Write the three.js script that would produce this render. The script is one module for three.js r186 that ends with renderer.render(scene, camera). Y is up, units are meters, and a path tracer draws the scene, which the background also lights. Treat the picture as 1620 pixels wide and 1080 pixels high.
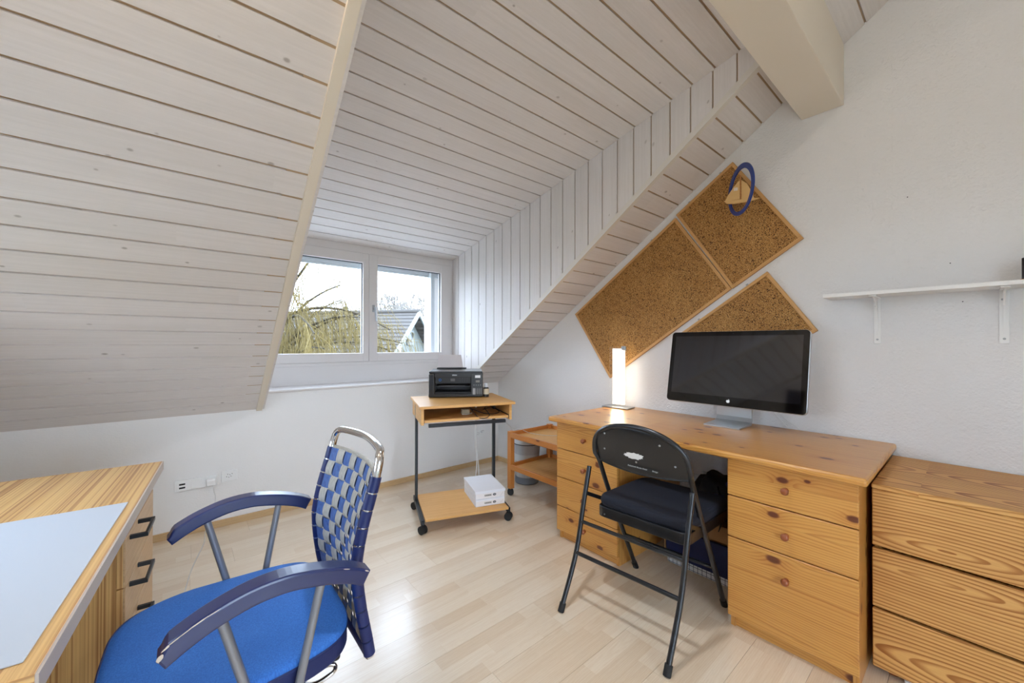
import * as THREE from 'three';
import { RoundedBoxGeometry } from 'three/addons/geometries/RoundedBoxGeometry.js';
import { mergeGeometries } from 'three/addons/utils/BufferGeometryUtils.js';
import { RectAreaLightUniformsLib } from 'three/addons/lights/RectAreaLightUniformsLib.js';

// ------------------------------------------------------------------ camera, sky, exposure, large lights
const scene = new THREE.Scene();
const camera = new THREE.PerspectiveCamera(2 * Math.atan(540 / 618.08) * 180 / Math.PI, 1.5, 0.05, 200);
{
  const yaw = 0.6998, pitch = 0.0065, roll = 0.002;
  const fw = new THREE.Vector3(Math.sin(yaw) * Math.cos(pitch), Math.sin(pitch), -Math.cos(yaw) * Math.cos(pitch));
  const r0 = new THREE.Vector3(Math.cos(yaw), 0, Math.sin(yaw)), u0 = new THREE.Vector3().crossVectors(r0, fw);
  const rt = r0.clone().multiplyScalar(Math.cos(roll)).addScaledVector(u0, Math.sin(roll));
  const up = u0.clone().multiplyScalar(Math.cos(roll)).addScaledVector(r0, -Math.sin(roll));
  camera.quaternion.setFromRotationMatrix(new THREE.Matrix4().makeBasis(rt, up, fw.clone().negate()));
  camera.position.set(-2.5488, 1.22, 3.2509);
}
scene.add(camera);
const renderer = new THREE.WebGLRenderer({ antialias: true });
renderer.toneMapping = THREE.LinearToneMapping;
renderer.toneMappingExposure = 1.03;
renderer.shadowMap.enabled = true;
RectAreaLightUniformsLib.init();
scene.background = new THREE.Color().setRGB(0.73, 0.90, 1.12);   // bright overcast sky
scene.backgroundIntensity = 10.0;
const LIGHT = { ceilingA: 5, ceilingB: 0.7, rear: 0.6, tableLamp: 12, warm: [0.84, 0.93, 1.06], warmB: [1, 0.84, 0.66], cool: [1, 0.9, 0.78] };

// ------------------------------------------------------------------ helpers
function rng(seed) { let s = seed >>> 0; return () => { s = (s + 0x6D2B79F5) >>> 0; let t = s; t = Math.imul(t ^ (t >>> 15), t | 1); t ^= t + Math.imul(t ^ (t >>> 7), t | 61); return ((t ^ (t >>> 14)) >>> 0) / 4294967296; }; }
const rnd = rng(7);
const V = (x, y, z) => new THREE.Vector3(x, y, z);
const clamp = (x, a = 0, b = 1) => Math.min(b, Math.max(a, x));
const sst = (a, b, x) => { const t = clamp((x - a) / (b - a)); return t * t * (3 - 2 * t); };
const lerp = (a, b, t) => a + (b - a) * t;
function noiseMaker(seed) {
  const N = 256, r = rng(seed), g = new Float32Array(N * N); for (let i = 0; i < N * N; i++) g[i] = r();
  return (x, y) => {
    const xi = Math.floor(x), yi = Math.floor(y); let fx = x - xi, fy = y - yi; fx = fx * fx * (3 - 2 * fx); fy = fy * fy * (3 - 2 * fy);
    const a = xi & 255, b = (xi + 1) & 255, c = (yi & 255) * N, d = ((yi + 1) & 255) * N;
    return lerp(lerp(g[c + a], g[c + b], fx), lerp(g[d + a], g[d + b], fx), fy);
  };
}
const used = new Map();
function numbered(n) { const k = used.get(n) || 0; used.set(n, k + 1); return k ? n + '_' + String(k).padStart(3, '0') : n; }
function thing(name, label, category, pos = [0, 0, 0], rotY = 0, group) {
  const o = new THREE.Group(); o.name = numbered(name); o.position.set(...pos); o.rotation.y = rotY;
  o.userData = { label, category }; if (group) o.userData.group = group; scene.add(o); return o;
}
function struct(name, label, category) { const o = thing(name, label, category); o.userData.kind = 'structure'; return o; }
function part(name, geo, mat, parent, label) {
  const g = Array.isArray(geo) ? merge(geo) : geo; const m = new THREE.Mesh(g, mat); m.name = name; m.castShadow = m.receiveShadow = true;
  if (label) m.userData.label = label; parent.add(m); return m;
}
function soloThing(name, geo, mat, label, category, group) {
  const m = new THREE.Mesh(Array.isArray(geo) ? merge(geo) : geo, mat); m.name = numbered(name); m.castShadow = m.receiveShadow = true;
  m.userData = { label, category }; if (group) m.userData.group = group; scene.add(m); return m;
}
function merge(list) {
  const l = list.map((g) => { const q = g.index ? g.toNonIndexed() : g; for (const k of Object.keys(q.attributes)) if (!['position', 'normal', 'uv'].includes(k)) q.deleteAttribute(k); if (!q.attributes.uv) q.setAttribute('uv', new THREE.BufferAttribute(new Float32Array(q.attributes.position.count * 2), 2)); return q; });
  return l.length === 1 ? l[0] : mergeGeometries(l);
}
// uv in metres from position, per triangle; u runs along the grain axis
function metreUV(geo, grain = 'x', du = 0, dv = 0) {
  const g = geo.index ? geo.toNonIndexed() : geo, p = g.attributes.position, uv = new Float32Array(p.count * 2);
  const A = V(), B = V(), C = V(), n = V(); const gi = 'xyz'.indexOf(grain);
  for (let i = 0; i < p.count; i += 3) {
    A.fromBufferAttribute(p, i); B.fromBufferAttribute(p, i + 1); C.fromBufferAttribute(p, i + 2);
    n.subVectors(B, A).cross(C.clone().sub(A)); const a = [Math.abs(n.x), Math.abs(n.y), Math.abs(n.z)], k = a.indexOf(Math.max(...a));
    let ax = [0, 1, 2].filter((q) => q !== k); let u, v;
    if (ax.includes(gi)) { u = gi; v = ax.find((q) => q !== gi); } else { u = ax[0]; v = ax[1]; }
    [A, B, C].forEach((P, j) => { const q = [P.x, P.y, P.z]; uv[(i + j) * 2] = q[u] + du; uv[(i + j) * 2 + 1] = q[v] + dv; });
  }
  g.setAttribute('uv', new THREE.BufferAttribute(uv, 2)); return g;
}
function box(w, h, d, x = 0, y = 0, z = 0) { return new THREE.BoxGeometry(w, h, d).translate(x, y, z); }
function rbox(w, h, d, r, x = 0, y = 0, z = 0, seg = 2) { return new RoundedBoxGeometry(w, h, d, seg, Math.min(r, w / 2.01, h / 2.01, d / 2.01)).translate(x, y, z); }
function span(x0, x1, y0, y1, z0, z1, r = 0) { const a = [Math.abs(x1 - x0), Math.abs(y1 - y0), Math.abs(z1 - z0), (x0 + x1) / 2, (y0 + y1) / 2, (z0 + z1) / 2]; return r ? rbox(a[0], a[1], a[2], r, a[3], a[4], a[5]) : box(...a); }
function wood(geo, grain, seedU, seedV) { return metreUV(geo, grain, seedU === undefined ? rnd() * 3 : seedU, seedV === undefined ? rnd() * 3 : seedV); }
function cyl(r0, r1, h, x = 0, y = 0, z = 0, seg = 20) { return new THREE.CylinderGeometry(r0, r1, h, seg).translate(x, y, z); }
function rod(a, b, r, seg = 10, r2) {
  const A = V(...a), B = V(...b), d = B.clone().sub(A), L = d.length(); const g = new THREE.CylinderGeometry(r2 ?? r, r, L, seg);
  g.applyQuaternion(new THREE.Quaternion().setFromUnitVectors(V(0, 1, 0), d.normalize())); return g.translate((A.x + B.x) / 2, (A.y + B.y) / 2, (A.z + B.z) / 2);
}
function tube(pts, r, seg = 40, rad = 10, closed = false, tension = 0.5) { return new THREE.TubeGeometry(new THREE.CatmullRomCurve3(pts.map((p) => V(...p)), closed, 'catmullrom', tension), seg, r, rad, closed); }
function bar(a, b, w, h) { // rectangular bar between two points; h vertical-ish, w sideways
  const A = V(...a), B = V(...b), d = B.clone().sub(A), L = d.length(); d.normalize();
  const s = Math.abs(d.y) > 0.98 ? V(1, 0, 0) : V(0, 1, 0).cross(d).normalize(), u = d.clone().cross(s);
  const g = new THREE.BoxGeometry(w, h, L); g.applyMatrix4(new THREE.Matrix4().makeBasis(s, u, d)); return g.translate((A.x + B.x) / 2, (A.y + B.y) / 2, (A.z + B.z) / 2);
}
// flat polygon (array of [a,b]) extruded; axis: which axis the thickness runs along
function prism(poly, axis, from, to, bevel = 0) {
  const s = new THREE.Shape(poly.map(([a, b]) => new THREE.Vector2(a, b))); const t = Math.abs(to - from);
  const g = new THREE.ExtrudeGeometry(s, bevel ? { depth: t - 2 * bevel, bevelEnabled: true, bevelSize: bevel, bevelThickness: bevel, bevelOffset: -bevel, bevelSegments: 2, curveSegments: 16 } : { depth: t, bevelEnabled: false, curveSegments: 16 });
  if (bevel) g.translate(0, 0, bevel);
  const lo = Math.min(from, to);
  if (axis === 'z') g.translate(0, 0, lo);
  else if (axis === 'x') { g.applyMatrix4(new THREE.Matrix4().set(0, 0, 1, lo, 0, 1, 0, 0, 1, 0, 0, 0, 0, 0, 0, 1)); flip(g); }  // (a,b,c)->(c,b,a): a is z, b is y
  else if (axis === 'y') { g.applyMatrix4(new THREE.Matrix4().set(1, 0, 0, 0, 0, 0, 1, lo, 0, 1, 0, 0, 0, 0, 0, 1)); flip(g); }  // a is x, b is z
  return g;
}
function flip(g) {
  if (g.index) { const a = g.index.array; for (let i = 0; i < a.length; i += 3) { const t = a[i]; a[i] = a[i + 1]; a[i + 1] = t; } } else {
    const p = g.attributes.position, sw = (at, i, j) => { for (let k = 0; k < at.itemSize; k++) { const t = at.array[i * at.itemSize + k]; at.array[i * at.itemSize + k] = at.array[j * at.itemSize + k]; at.array[j * at.itemSize + k] = t; } };
    for (let i = 0; i < p.count; i += 3) for (const at of Object.values(g.attributes)) sw(at, i, i + 1);
  } g.computeVertexNormals(); return g;
}
// quad slab: four corners of the seen face in order (u from c0 to c1), thickness along vector back
function slab(c, back, uv = [0, 0]) {
  const f = c.map((p) => V(...p)), b = f.map((p) => p.clone().add(back)); const lenU = f[0].distanceTo(f[1]), lenV = f[1].distanceTo(f[2]);
  const pos = [], uvs = []; const n = V().subVectors(f[1], f[0]).cross(V().subVectors(f[2], f[0])); const inv = n.dot(back) > 0;
  const quad = (A, B, C, D, ua, ub, va, vb) => { const T = inv ? [[A, ua, va], [C, ub, vb], [B, ub, va], [A, ua, va], [D, ua, vb], [C, ub, vb]] : [[A, ua, va], [B, ub, va], [C, ub, vb], [A, ua, va], [C, ub, vb], [D, ua, vb]]; for (const [P, u, v] of T) { pos.push(P.x, P.y, P.z); uvs.push(u + uv[0], v + uv[1]); } };
  quad(f[0], f[1], f[2], f[3], 0, lenU, 0, lenV); quad(b[1], b[0], b[3], b[2], lenU, 0, 0, lenV);
  const t = back.length(); for (let i = 0; i < 4; i++) { const j = (i + 1) % 4; quad(f[j], f[i], b[i], b[j], lenU * 0.5, 0, 0, t); }
  const g = new THREE.BufferGeometry(); g.setAttribute('position', new THREE.Float32BufferAttribute(pos, 3)); g.setAttribute('uv', new THREE.Float32BufferAttribute(uvs, 2)); g.computeVertexNormals(); return g;
}

// ------------------------------------------------------------------ textures
function dataTex(w, h, fn, lenM, widM, srgb = true) {
  const d = new Uint8Array(w * h * 4);
  for (let j = 0; j < h; j++) for (let i = 0; i < w; i++) { const c = fn(i / w * lenM, j / h * widM), k = (j * w + i) * 4; d[k] = clamp(c[0], 0, 255); d[k + 1] = clamp(c[1], 0, 255); d[k + 2] = clamp(c[2], 0, 255); d[k + 3] = 255; }
  const t = new THREE.DataTexture(d, w, h, THREE.RGBAFormat); t.wrapS = t.wrapT = THREE.RepeatWrapping; t.magFilter = THREE.LinearFilter; t.minFilter = THREE.LinearMipmapLinearFilter; t.generateMipmaps = true;
  if (srgb) t.colorSpace = THREE.SRGBColorSpace; t.repeat.set(1 / lenM, 1 / widM); t.needsUpdate = true; return t;
}
const mix3 = (a, b, t) => [lerp(a[0], b[0], t), lerp(a[1], b[1], t), lerp(a[2], b[2], t)];
function pineTex(seed, o) {
  const { w, h, L, W, stave, light, dark, ring, contrast, knots, knotCol, flat = [0.012, 0.05], arch = 0, yj = 1.8, u0r = null, knotR = [0.005, 0.0085] } = o;
  const n1 = noiseMaker(seed), n2 = noiseMaker(seed + 1), r = rng(seed + 2); const ns = Math.ceil(W / stave);
  const S = []; for (let k = 0; k < ns; k++) { const K = []; for (let q = 0; q < knots; q++) if (r() < 0.8) K.push([r() * L, (0.12 + 0.76 * r()) * stave, knotR[0] + r() * knotR[1]]); S.push({ u0: u0r ? lerp(u0r[0], u0r[1], r()) : r() * L, as: (r() < 0.5 ? -1 : 1) * arch * (0.7 + 0.6 * r()), yc: (r() - 0.5) * stave * yj + stave / 2, d: flat[0] + r() * (flat[1] - flat[0]), sl: (r() - 0.5) * 0.03, ph: r() * 40, tone: (r() - 0.5) * 2, K }); }
  return dataTex(w, h, (u, v) => {
    const k = Math.min(ns - 1, Math.floor(v / stave)), s = S[k], y = v - k * stave; let bump = 0, kd = 0, halo = 0;
    for (const [ku, kv, kr] of s.K) { let du = (u - ku); if (du > L / 2) du -= L; if (du < -L / 2) du += L; du /= 1.7; const dv = y - kv, q = (du * du + dv * dv) / (kr * kr); if (q < 40) { bump += Math.exp(-q * 0.28) * kr * 1.1; kd = Math.max(kd, 1 - sst(0.55, 1.15, Math.sqrt(q))); halo = Math.max(halo, Math.exp(-q * 0.22)); } }
    const wob = (n1(u * 1.6 + s.ph, k * 7.3) - 0.5) * 0.035 + (n1(u * 6 + s.ph, y * 12 + k * 3) - 0.5) * 0.006;
    const rr = Math.hypot(y - s.yc + wob * 0.7 , s.d + s.as * (u - s.u0) + s.sl * Math.sin(u * 3.1 + s.ph) + wob) + bump;
    const q = rr / ring + s.ph, f = q - Math.floor(q), late = sst(0.35, 0.9, f) * (1 - sst(0.92, 1, f)) * (0.55 + 0.45 * n2(Math.floor(q) * 3.7, k));
    const fib = (n2(u * 22, v * 900) - 0.5) * 0.16 + (n2(u * 5, v * 160) - 0.5) * 0.12;
    const edge = 1 - 0.10 * (1 - sst(0, 0.0016, Math.min(y, stave - y)));
    let c = mix3(light, dark, clamp(late * contrast + fib + s.tone * 0.12 + halo * 0.3 + (n1(u * 2.2, v * 7) - 0.5) * 0.25)); if (kd > 0) c = mix3(c, knotCol, kd * 0.85);
    return [c[0] * edge, c[1] * edge, c[2] * edge];
  }, L, W);
}
const TX = {};
TX.deskPine = pineTex(11, { w: 2048, h: 1024, L: 2.0, W: 0.96, stave: 0.096, light: [210, 154, 78], dark: [160, 90, 32], ring: 0.0082, contrast: 0.5, knots: 6, knotCol: [86, 36, 18], arch: 0.03, knotR: [0.006, 0.011] });
TX.chestPine = pineTex(31, { w: 2048, h: 1024, L: 1.6, W: 0.8, stave: 0.2667, light: [216, 166, 98], dark: [142, 82, 28], ring: 0.0115, contrast: 0.9, knots: 0, knotCol: [92, 42, 22], flat: [0.0, 0.004], arch: 0.13, yj: 0.5, u0r: [0.5, 0.8] });
TX.honey = pineTex(51, { w: 1024, h: 256, L: 1.6, W: 0.4, stave: 0.2, light: [204, 134, 66], dark: [168, 96, 40], ring: 0.006, contrast: 0.35, knots: 1, knotCol: [98, 50, 24] });
{
  const a = noiseMaker(61), b = noiseMaker(62), r = rng(63); const K = []; for (let i = 0; i < 34; i++) K.push([r() * 3, r() * 1.2, 0.003 + r() * 0.006, r()]);
  TX.white = dataTex(1024, 512, (u, v) => {
    let k = 0, tint = 0; for (const [x, y, q, t] of K) { const d = Math.hypot((u - x) / 1.4, v - y) / q; if (d < 3) { const e = (1 - sst(0.5, 1.2, d)); if (e > k) { k = e; tint = t; } } }
    const g = (a(u * 3, v * 160) - 0.5) * 6 + (b(u * 30, v * 500) - 0.5) * 4 + (a(u * 1.5, v * 9) - 0.5) * 6; const c = [226 + g, 220 + g, 216 + g * 1.1];
    return mix3(c, [172, 163, 156], k * (0.35 + 0.55 * tint));
  }, 3, 1.2);
  const c1 = noiseMaker(64), c2 = noiseMaker(65);
  TX.zebra = dataTex(1024, 1024, (u, v) => { const w = v + (c1(u * 0.9, v * 6) - 0.5) * 0.004; const l = c2(u * 0.5, w * 330), l2 = c1(u * 0.8, w * 700), big = c2(u * 0.3 + 9, w * 60); let t = clamp(0.12 + 0.85 * sst(0.5, 0.9, l) + 0.4 * (l2 - 0.5) + 0.4 * (big - 0.5)); return mix3([222, 180, 114], [166, 116, 62], t); }, 1.3, 0.7);
  TX.beech = dataTex(1024, 256, (u, v) => { const g = (c1(u * 4, v * 260) - 0.5) * 0.5 + (c2(u * 40, v * 500) - 0.5) * 0.35; return mix3([228, 180, 112], [204, 148, 80], clamp(0.4 + g)); }, 1.0, 0.3);
  TX.baseb = dataTex(512, 128, (u, v) => { const g = (c1(u * 3, v * 260) - 0.5) * 0.6 + (c2(u * 30, v * 300) - 0.5) * 0.3; return mix3([214, 184, 140], [190, 156, 110], clamp(0.4 + g)); }, 1.0, 0.2);
}
{ // laminate: eight boards, three strips each, with strip lengths of their own
  const a = noiseMaker(71), b = noiseMaker(72), r = rng(73), rows = [];
  for (let i = 0; i < 24; i++) { const cuts = [0]; let x = 0; while (x < 1.285) { x += 0.24 + r() * 0.28; cuts.push(Math.min(x, 1.285)); } rows.push(cuts.map(() => [r(), r() * 50])); rows[i].cuts = cuts; }
  const sw = 1.52 / 24;
  TX.laminate = dataTex(2048, 2048, (u, v) => {
    const k = Math.min(23, Math.floor(v / sw)), R = rows[k]; let j = 0; while (j < R.cuts.length - 2 && u > R.cuts[j + 1]) j++;
    const [tone, ph] = R[j]; const y = v - k * sw; const ex = Math.min(u - R.cuts[j], R.cuts[j + 1] - u), ey = Math.min(y, sw - y); const seam = 1 - sst(0, 0.0012, Math.min(ex, ey));
    const rr = Math.hypot(y - sw * (tone * 1.6 - 0.3), 0.02 + (a(u * 2 + ph, k) - 0.5) * 0.05) / 0.006 + ph; const ring = Math.abs((rr - Math.floor(rr)) - 0.5) * 2;
    const g = (a(u * 6 + ph, v * 240) - 0.5) * 0.28 + (b(u * 45, v * 700 + ph) - 0.5) * 0.22 + (ring - 0.5) * 0.2 + (tone - 0.5) * 0.62;
    return mix3([241, 226, 203], [220, 195, 163], clamp(0.42 + g + seam * 0.22));
  }, 1.285, 1.52);
}
{ // cork
  const a = noiseMaker(81), b = noiseMaker(82);
  TX.cork = dataTex(1024, 1024, (u, v) => { const n = a(u * 470, v * 470) * 0.6 + b(u * 880, v * 880) * 0.4, m = b(u * 330 + 40, v * 330), l = a(u * 7, v * 7); let c = mix3([196, 150, 88], [146, 98, 48], clamp((n - 0.25) * 1.6 + (l - 0.5) * 0.3)); c = mix3(c, [66, 38, 20], sst(0.62, 0.80, m)); return mix3(c, [222, 184, 124], sst(0.74, 0.9, a(u * 400 + 90, v * 400)) * 0.7); }, 0.5, 0.5);
}
{ // plaster and wallpaper relief, weave of fabric
  const a = noiseMaker(91), b = noiseMaker(92), c = noiseMaker(93);
  TX.plasterB = dataTex(1024, 1024, (u, v) => { const n = 255 * (0.5 * a(u * 128, v * 128) + 0.3 * b(u * 256, v * 256) + 0.2 * c(u * 64, v * 64)); return [n, n, n]; }, 1.0, 1.0, false);
  TX.paperB = dataTex(512, 512, (u, v) => { const n = 255 * (0.6 * a(u * 512, v * 100) + 0.4 * b(u * 256, v * 256)); return [n, n, n]; }, 1.0, 1.0, false);
  TX.clothB = dataTex(512, 512, (u, v) => { const n = 127 + 60 * Math.sin(u * 6.2832 * 640) * Math.sin(v * 6.2832 * 640) + 60 * (a(u * 512, v * 512) - 0.5); return [n, n, n]; }, 0.2, 0.2, false);
  TX.seat = dataTex(512, 512, (u, v) => { const n = (a(u * 640, v * 640) - 0.5) * 26 + (b(u * 12, v * 12) - 0.5) * 8; return [46 + n * 0.6, 108 + n, 190 + n]; }, 0.4, 0.4);
  TX.strapBlue = dataTex(256, 256, (u, v) => { const n = (a(u * 500, v * 120) - 0.5) * 34; return [64 + n * 0.7, 94 + n, 152 + n]; }, 0.2, 0.2);
  TX.strapGrey = dataTex(256, 256, (u, v) => { const n = (a(u * 120, v * 500) - 0.5) * 28; return [168 + n, 166 + n, 158 + n]; }, 0.2, 0.2);
  TX.navy = dataTex(256, 256, (u, v) => { const n = (a(u * 700, v * 700) - 0.5) * 14; return [17 + n * 0.5, 22 + n * 0.7, 36 + n]; }, 0.25, 0.25);
  TX.mesh = dataTex(256, 256, (u, v) => { const n = (Math.sin(u * 6.2832 * 160) * 0.5 + 0.5) * (0.6 + 0.4 * a(u * 60, v * 9)); const k = 160 + 60 * n; return [k, k + 4, k + 8]; }, 0.5, 0.5);
}
const std = (o) => new THREE.MeshStandardMaterial(o), phy = (o) => new THREE.MeshPhysicalMaterial(o);
const M = {
  plaster: std({ color: 0xe6e5e4, roughness: 0.95, bumpMap: TX.plasterB, bumpScale: 0.0022 }),
  paper: std({ color: 0xf0efed, roughness: 0.95, bumpMap: TX.paperB, bumpScale: 0.0008 }),
  board: std({ map: TX.white, roughness: 0.6 }),
  backing: std({ color: 0xb59a7c, roughness: 0.9 }),
  shell: std({ color: 0xb8b0a4, roughness: 0.95 }),
  cream: std({ color: 0xe6dccb, roughness: 0.5 }),
  trimWhite: std({ color: 0xe2dcd3, roughness: 0.5 }),
  frame: std({ color: 0xe8e4e2, roughness: 0.45 }),
  gasket: std({ color: 0x2c3238, roughness: 0.6 }),
  alu: std({ color: 0xc4c8ca, roughness: 0.5, metalness: 0.1 }),
  glass: phy({ color: 0xffffff, roughness: 0, transmission: 1, thickness: 0, ior: 1.45 }),
  laminate: phy({ map: TX.laminate, roughness: 0.34, clearcoat: 1.0, clearcoatRoughness: 0.2 }),
  gap: std({ color: 0x9c8468, roughness: 0.9 }),
  baseb: std({ map: TX.baseb, roughness: 0.5 }),
  desk: phy({ map: TX.deskPine, roughness: 0.34, clearcoat: 0.35, clearcoatRoughness: 0.25 }),
  chest: std({ map: TX.chestPine, roughness: 0.5 }),
  pineIn: std({ color: 0x6f3c1a, roughness: 0.7 }),
  knob: phy({ color: 0x8f4a22, roughness: 0.3, clearcoat: 0.5 }),
  honey: phy({ map: TX.honey, roughness: 0.38, clearcoat: 0.25, clearcoatRoughness: 0.3 }),
  beech: std({ map: TX.beech, roughness: 0.4 }),
  zebra: phy({ map: TX.zebra, roughness: 0.4, clearcoat: 0.8, clearcoatRoughness: 0.25 }),
  edgeStrip: std({ color: 0xb9aca0, roughness: 0.45 }),
  frontBeige: std({ map: TX.baseb, color: 0xf6f0f0, roughness: 0.42 }),
  mat: phy({ color: 0xbcc5d0, roughness: 0.32, clearcoat: 0.3, clearcoatRoughness: 0.3 }),
  black: std({ color: 0x16181b, roughness: 0.45 }),
  blackGloss: phy({ color: 0x101216, roughness: 0.32, clearcoat: 0.4, clearcoatRoughness: 0.2 }),
  blackMetal: phy({ color: 0x14181e, roughness: 0.34, metalness: 0.2, clearcoat: 0.5, clearcoatRoughness: 0.25 }),
  darkFrame: std({ color: 0x24282c, roughness: 0.42, metalness: 0.3 }),
  rubber: std({ color: 0x1b1c1e, roughness: 0.7 }),
  chrome: std({ color: 0xd8d8d8, roughness: 0.1, metalness: 1 }),
  steel: std({ color: 0xb0b3b6, roughness: 0.32, metalness: 0.9 }),
  greyTube: std({ color: 0x8d9096, roughness: 0.35, metalness: 0.5 }),
  silver: std({ color: 0xc4c8ca, roughness: 0.35, metalness: 0.75 }),
  blueSeat: std({ map: TX.seat, roughness: 0.75, bumpMap: TX.clothB, bumpScale: 0.0004 }),
  bluePaint: phy({ color: 0x0d1f55, roughness: 0.3, clearcoat: 0.5, clearcoatRoughness: 0.2 }),
  blueSide: std({ color: 0x0c1e54, roughness: 0.6 }),
  strapBlue: std({ map: TX.strapBlue, roughness: 0.65, side: THREE.DoubleSide }),
  strapGrey: std({ map: TX.strapGrey, roughness: 0.65, side: THREE.DoubleSide }),
  sleeve: std({ color: 0x0c1f58, roughness: 0.45 }),
  chip: std({ color: 0xcdbfae, roughness: 0.7 }),
  navyFabric: std({ map: TX.navy, roughness: 0.85, bumpMap: TX.clothB, bumpScale: 0.0004 }),
  white: std({ color: 0xe9ebec, roughness: 0.5 }),
  whiteGloss: phy({ color: 0xf0f0ee, roughness: 0.35, clearcoat: 0.2 }),
  paperWhite: std({ color: 0xe6e9ef, roughness: 0.7 }),
  paperGrey: std({ color: 0xd6cdcb, roughness: 0.8 }),
  cork: std({ map: TX.cork, roughness: 0.95, bumpMap: TX.cork, bumpScale: 0.0008 }),
  corkFrame: std({ map: TX.baseb, color: 0xffe6c4, roughness: 0.5 }),
  screen: phy({ color: 0x0a0c14, roughness: 0.06, clearcoat: 0.0, ior: 1.8 }),
  bezel: phy({ color: 0x030304, roughness: 0.05, ior: 1.5 }),
  ringBlue: phy({ color: 0x123a8c, roughness: 0.35, clearcoat: 0.3 }),
  ply: std({ color: 0xd9b071, roughness: 0.6 }),
  cardboard: std({ color: 0xb48a5c, roughness: 0.85 }),
  bagNavy: std({ color: 0x0f1d4e, roughness: 0.7 }),
  bagBlack: std({ color: 0x12141c, roughness: 0.8 }),
  bagWhite: std({ color: 0xcfd3d4, roughness: 0.7 }),
  gridCloth: null,
  binMesh: std({ map: TX.mesh, roughness: 0.5, metalness: 0.2 }),
  binBase: std({ color: 0x7c8490, roughness: 0.5 }),
  tapeWhite: std({ color: 0xe8e8e6, roughness: 0.5 }),
  cable: std({ color: 0xe0dfdc, roughness: 0.6 }),
  darkHole: std({ color: 0x16161a, roughness: 0.8 }),
};

// ------------------------------------------------------------------ room shell
const RW = -3.33, TS = 0.679, YL = 0.7589, YS = 0.8187, XC = -0.42, ZW = -0.24, TC = 0.2245, YC = 2.08 - TC * ZW, ZB0 = 2.648, ZB1 = 2.826, ZR = 3.6, ZBACK = 4.9;
const SL = Math.hypot(1, TS), CL = Math.hypot(1, TC);
const roofL = (z) => YL + TS * z, roofS = (z) => YS + TS * z, ceilD = (z) => YC + TC * z;
const trimX = (z) => -2.157 - 0.0216 * z;                       // left edge of the dormer trim
const cheekL = (z) => -2.130 - 0.0185 * (z + 0.24);             // left dormer cheek
{
  const f = struct('floor', 'pale beech laminate floor in long three-strip boards', 'floor');
  part('subfloor', span(RW - 0.2, 0.2, -0.2, -0.009, -0.4, ZBACK + 0.2), M.gap, f);
  const r = rng(101); const W = 0.19;
  for (let k = 0; k * W < ZBACK; k++) {
    const z0 = k * W + 0.0004, z1 = Math.min(ZBACK, (k + 1) * W - 0.0004); let x = RW - r() * 1.2;
    while (x < 0) {
      const a = Math.max(x, RW), b = Math.min(x + 1.2845, 0); const row = Math.floor(r() * 8);
      if (b - a > 0.02) part('plank', slab([[a, 0, z1], [b, 0, z1], [b, 0, z0], [a, 0, z0]], V(0, -0.009, 0), [a - x, row * 0.19]), M.laminate, f);
      x += 1.285;
    }
  }
}
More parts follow.
